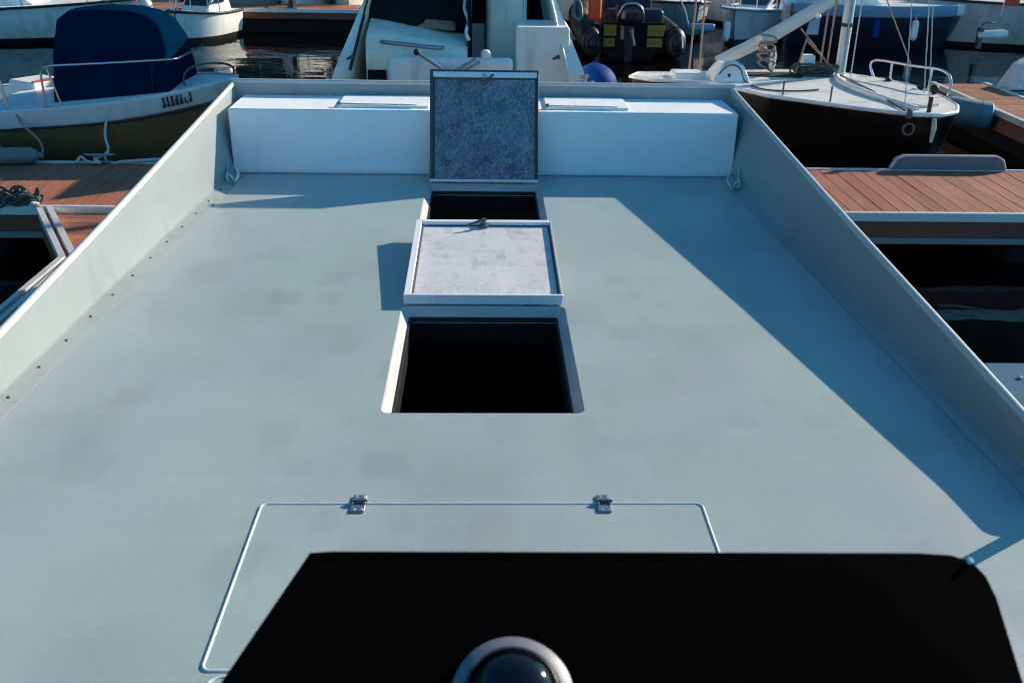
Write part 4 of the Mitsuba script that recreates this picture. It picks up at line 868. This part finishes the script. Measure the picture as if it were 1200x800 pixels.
for i0, i1, mt in ((0, 27, 'blue_cover'), (27, 29, 'gel_white')):
    bs = np.array([[(P[i, 0, 0], P[i, 0, 1] + 0.02, P[i, 0, 2] + 0.03), (P[i, 0, 0], P[i, 0, 1] + 0.045, P[i, 0, 2] - 0.02), (P[i, 0, 0], P[i, 0, 1] + 0.035, P[i, 0, 2] - 0.17), (P[i, 0, 0], P[i, 0, 1] - 0.01, P[i, 0, 2] - 0.20)] for i in range(i0, i1 + 1)])
    obj('gunwale_stripe', place(cat([grid(bs), grid(bs[:, ::-1] * np.array([1, -1, 1]))]), 6.5, 22.15, -9), mt, K, smooth=True)
motorboat('motorboat', 'grey boat at the top right corner with a white tiller end', 15.6, 21.9, 178, 6.6, 2.3, -0.25, -0.18, 'gel_grey', cabin=(0.2, 0.6, 0.9, 0.7), rake=0.8)
motorboat('motorboat', 'grey motorboat behind the inflatable boat', 1.4, 27.0, -60, 4.5, 1.8, -0.4, -0.2, 'gel_shade', cabin=(0.2, 0.65, 0.8, 0.7), rake=0.6)
motorboat('motorboat', 'grey white boat left of the porthole boat in the background', 4.2, 25.5, -85, 3.6, 1.3, -0.5, -0.35, 'gel_grey', cabin=(0.2, 0.65, 0.6, 0.7), rake=0.4)
motorboat('motorboat', 'white motorboat far behind the mast', 9.3, 27.6, -100, 4.5, 1.8, -0.3, -0.1, 'gel_white', cabin=(0.2, 0.65, 0.8, 0.7), rake=0.6)
motorboat('motorboat', 'white boat with a grey deck between the inflatable and the porthole boat, far back', 5.35, 28.2, -80, 3.9, 1.5, -0.55, -0.40, 'gel_band', cabin=(0.2, 0.6, 0.6, 0.7), rake=0.4)
motorboat('motorboat', 'low white skiff with a dark rail behind the blue striped boat', 8.3, 24.6, -60, 3.2, 1.3, -0.80, -0.70, 'gel_white', cabin=None, rake=0.35)
motorboat('motorboat', 'pale grey boat in the gap right of the blue striped boat', 12.6, 27.2, -120, 4.2, 1.6, -0.45, -0.30, 'gel_band', cabin=(0.2, 0.6, 0.7, 0.7), rake=0.5)
for x, y, lab in ((3.95, 24.6, 'black outboard motor tilted up right of the inflatable boat'), (6.35, 25.2, 'dark outboard motor above the porthole boat')):
    om = thing('outboard_motor', lab, 'motor')
    obj('cowl', turn(rbx(x - 0.16, x + 0.16, y - 0.3, y + 0.2, -0.95, -0.60, 0.11), 25, (x, y, -0.8), (1, 0, 0)), 'engine_black', om, smooth=True)
    obj('leg', hull([(x - 0.06, y - 0.05, -0.9), (x + 0.06, y - 0.05, -0.9), (x - 0.05, y + 0.1, -0.9), (x + 0.05, y + 0.1, -0.9), (x - 0.03, y + 0.05, -1.4), (x + 0.03, y + 0.05, -1.4), (x, y + 0.15, -1.4)]), 'dull_steel', om)
om = thing('outboard_motor', 'white outboard motor above the pale boom left of the mast', 'motor')
obj('cowl', turn(rbx(6.30, 6.62, 21.9, 22.3, -0.72, -0.25, 0.10), 15, (6.45, 22.1, -0.5), (1, 0, 0)), 'gel_white', om, smooth=True)
obj('leg', hull([(6.40, 22.0, -0.65), (6.52, 22.0, -0.65), (6.42, 22.2, -0.65), (6.50, 22.2, -0.65), (6.44, 22.1, -1.35), (6.48, 22.1, -1.35), (6.46, 22.2, -1.35)]), 'dull_steel', om)
for x, y, z, mt, lab in ((5.02, 21.35, -0.86, 'gel_white', 'white fender hanging at the left side of the porthole boat'), (8.0, 21.0, -0.72, 'buoy_blue', 'dark blue fender hanging on the blue striped boat right of the mast'),
                         (8.75, 20.88, -0.74, 'gel_white', 'white fender hanging near the bow of the blue striped boat'), (11.1, 20.62, -0.62, 'gel_cream', 'cream fender hanging on the grey boat at the top right corner')):
    hf = thing('hanging_fender', lab, 'fender')
    obj('body', lathe([(0, -0.20), (0.05, -0.19), (0.075, -0.13), (0.075, 0.13), (0.05, 0.19), (0, 0.20)], 18, (x, y, z), (0.05, 0.1, 1)), mt, hf, smooth=True)
    obj('lanyard', tube([(x, y, z + 0.18), (x + 0.01, y + 0.06, z + 0.42)], 0.010, 6), 'rope_white', hf)
fp = thing('mooring_pole', 'slim pale mooring pole standing behind the inflatable boat', 'pole')
obj('pole', tube([(3.35, 23.4, -1.4), (3.37, 23.4, 2.2)], 0.05, 12), 'spar', fp, smooth=True)
obj('collar', lathe([(0.07, -0.05), (0.075, -0.05), (0.075, 0.05), (0.07, 0.05)], 16, (3.353, 23.4, -0.9)), 'boot_black', fp)
ol = thing('outboard_motor', 'small white outboard motor tilted beside the grey boat at upper right', 'motor')
obj('cowl', lathe([(0, -0.30), (0.07, -0.29), (0.085, -0.2), (0.085, 0.2), (0.06, 0.28), (0, 0.29)], 20, (10.05, 20.2, -0.72), (1, 0, 0.05)), 'gel_white', ol, smooth=True)
obj('bracket', bx(9.76, 9.84, 20.15, 20.3, -1.0, -0.60, 0.01), 'bolt_steel', ol)
obj('tiller', tube([(9.80, 20.2, -0.62), (9.80, 20.2, -0.54), (9.90, 20.25, -0.50), (10.1, 20.3, -0.52)], 0.02, 6), 'bolt_steel', ol)
sp = thing('boat_fender', 'pale blue tubular fender floating behind the inflatable boat', 'fender')
obj('body', lathe([(0, -0.26), (0.06, -0.25), (0.075, -0.2), (0.075, 0.2), (0.06, 0.25), (0, 0.26)], 18, (4.25, 20.2, -0.66), (1, 0, 0)), 'blue_cover', sp, smooth=True)
obj('lanyard', tube([(4.0, 20.2, -0.66), (3.95, 20.4, -0.4), (3.9, 20.8, -0.2)], 0.012, 6), 'rope_white', sp)
cf = thing('ball_fender', 'cream ball fender behind the navy canopy', 'fender')
obj('ball', ball((-6.72, 20.9, -0.47), 0.13, (1, 1, 1.15)), 'gel_cream', cf, smooth=True)
obj('neck', lathe([(0.03, 0), (0.03, 0.05), (0, 0.055)], 12, (-6.72, 20.9, -0.33)), 'rope_blue', cf)
rd = thing('flag', 'small red flag at the top right corner', 'flag')
obj('cloth', wobble(bx(10.36, 10.66, 20.59, 20.605, -0.22, -0.08, 0.005).subdivide_to_size(0.05), 0.02, 6), 'red_paint', rd, smooth=True)
obj('staff', tube([(10.34, 20.6, -0.42), (10.34, 20.6, 0.1)], 0.010, 6), 'steel', rd)

# far pontoon with two bollard posts
labels['far_pontoon'] = {'label': 'low timber pontoon across the left background with dark water under it', 'kind': 'structure'}
lay_planks('far_pontoon', -12.0, -2.7, 22.5, 23.5, -0.66, 0.28)
obj('edge_trim', bx(-12.0, -2.68, 22.44, 22.495, -0.73, -0.655, 0.005), 'trim_alu', 'far_pontoon')
obj('fascia_board', bx(-12.0, -2.7, 22.46, 22.49, -0.86, -0.732), 'fascia_wood', 'far_pontoon')
obj('float', bx(-11.9, -2.75, 22.55, 23.45, -1.4, -0.70), 'float_dark', 'far_pontoon')
bo = thing('bollard', 'dark mooring bollard on the far pontoon in front of the white boat', 'bollard')
obj('post', lathe([(0.09, 0), (0.07, 0.02), (0.06, 0.2), (0.085, 0.24), (0.085, 0.28), (0.05, 0.31), (0, 0.31)], 16, (-4.15, 22.6, -0.655)), 'boot_black', bo)
obj('base', bx(-4.28, -4.02, 22.48, 22.72, -0.6555, -0.640, 0.004), 'bolt_steel', bo)
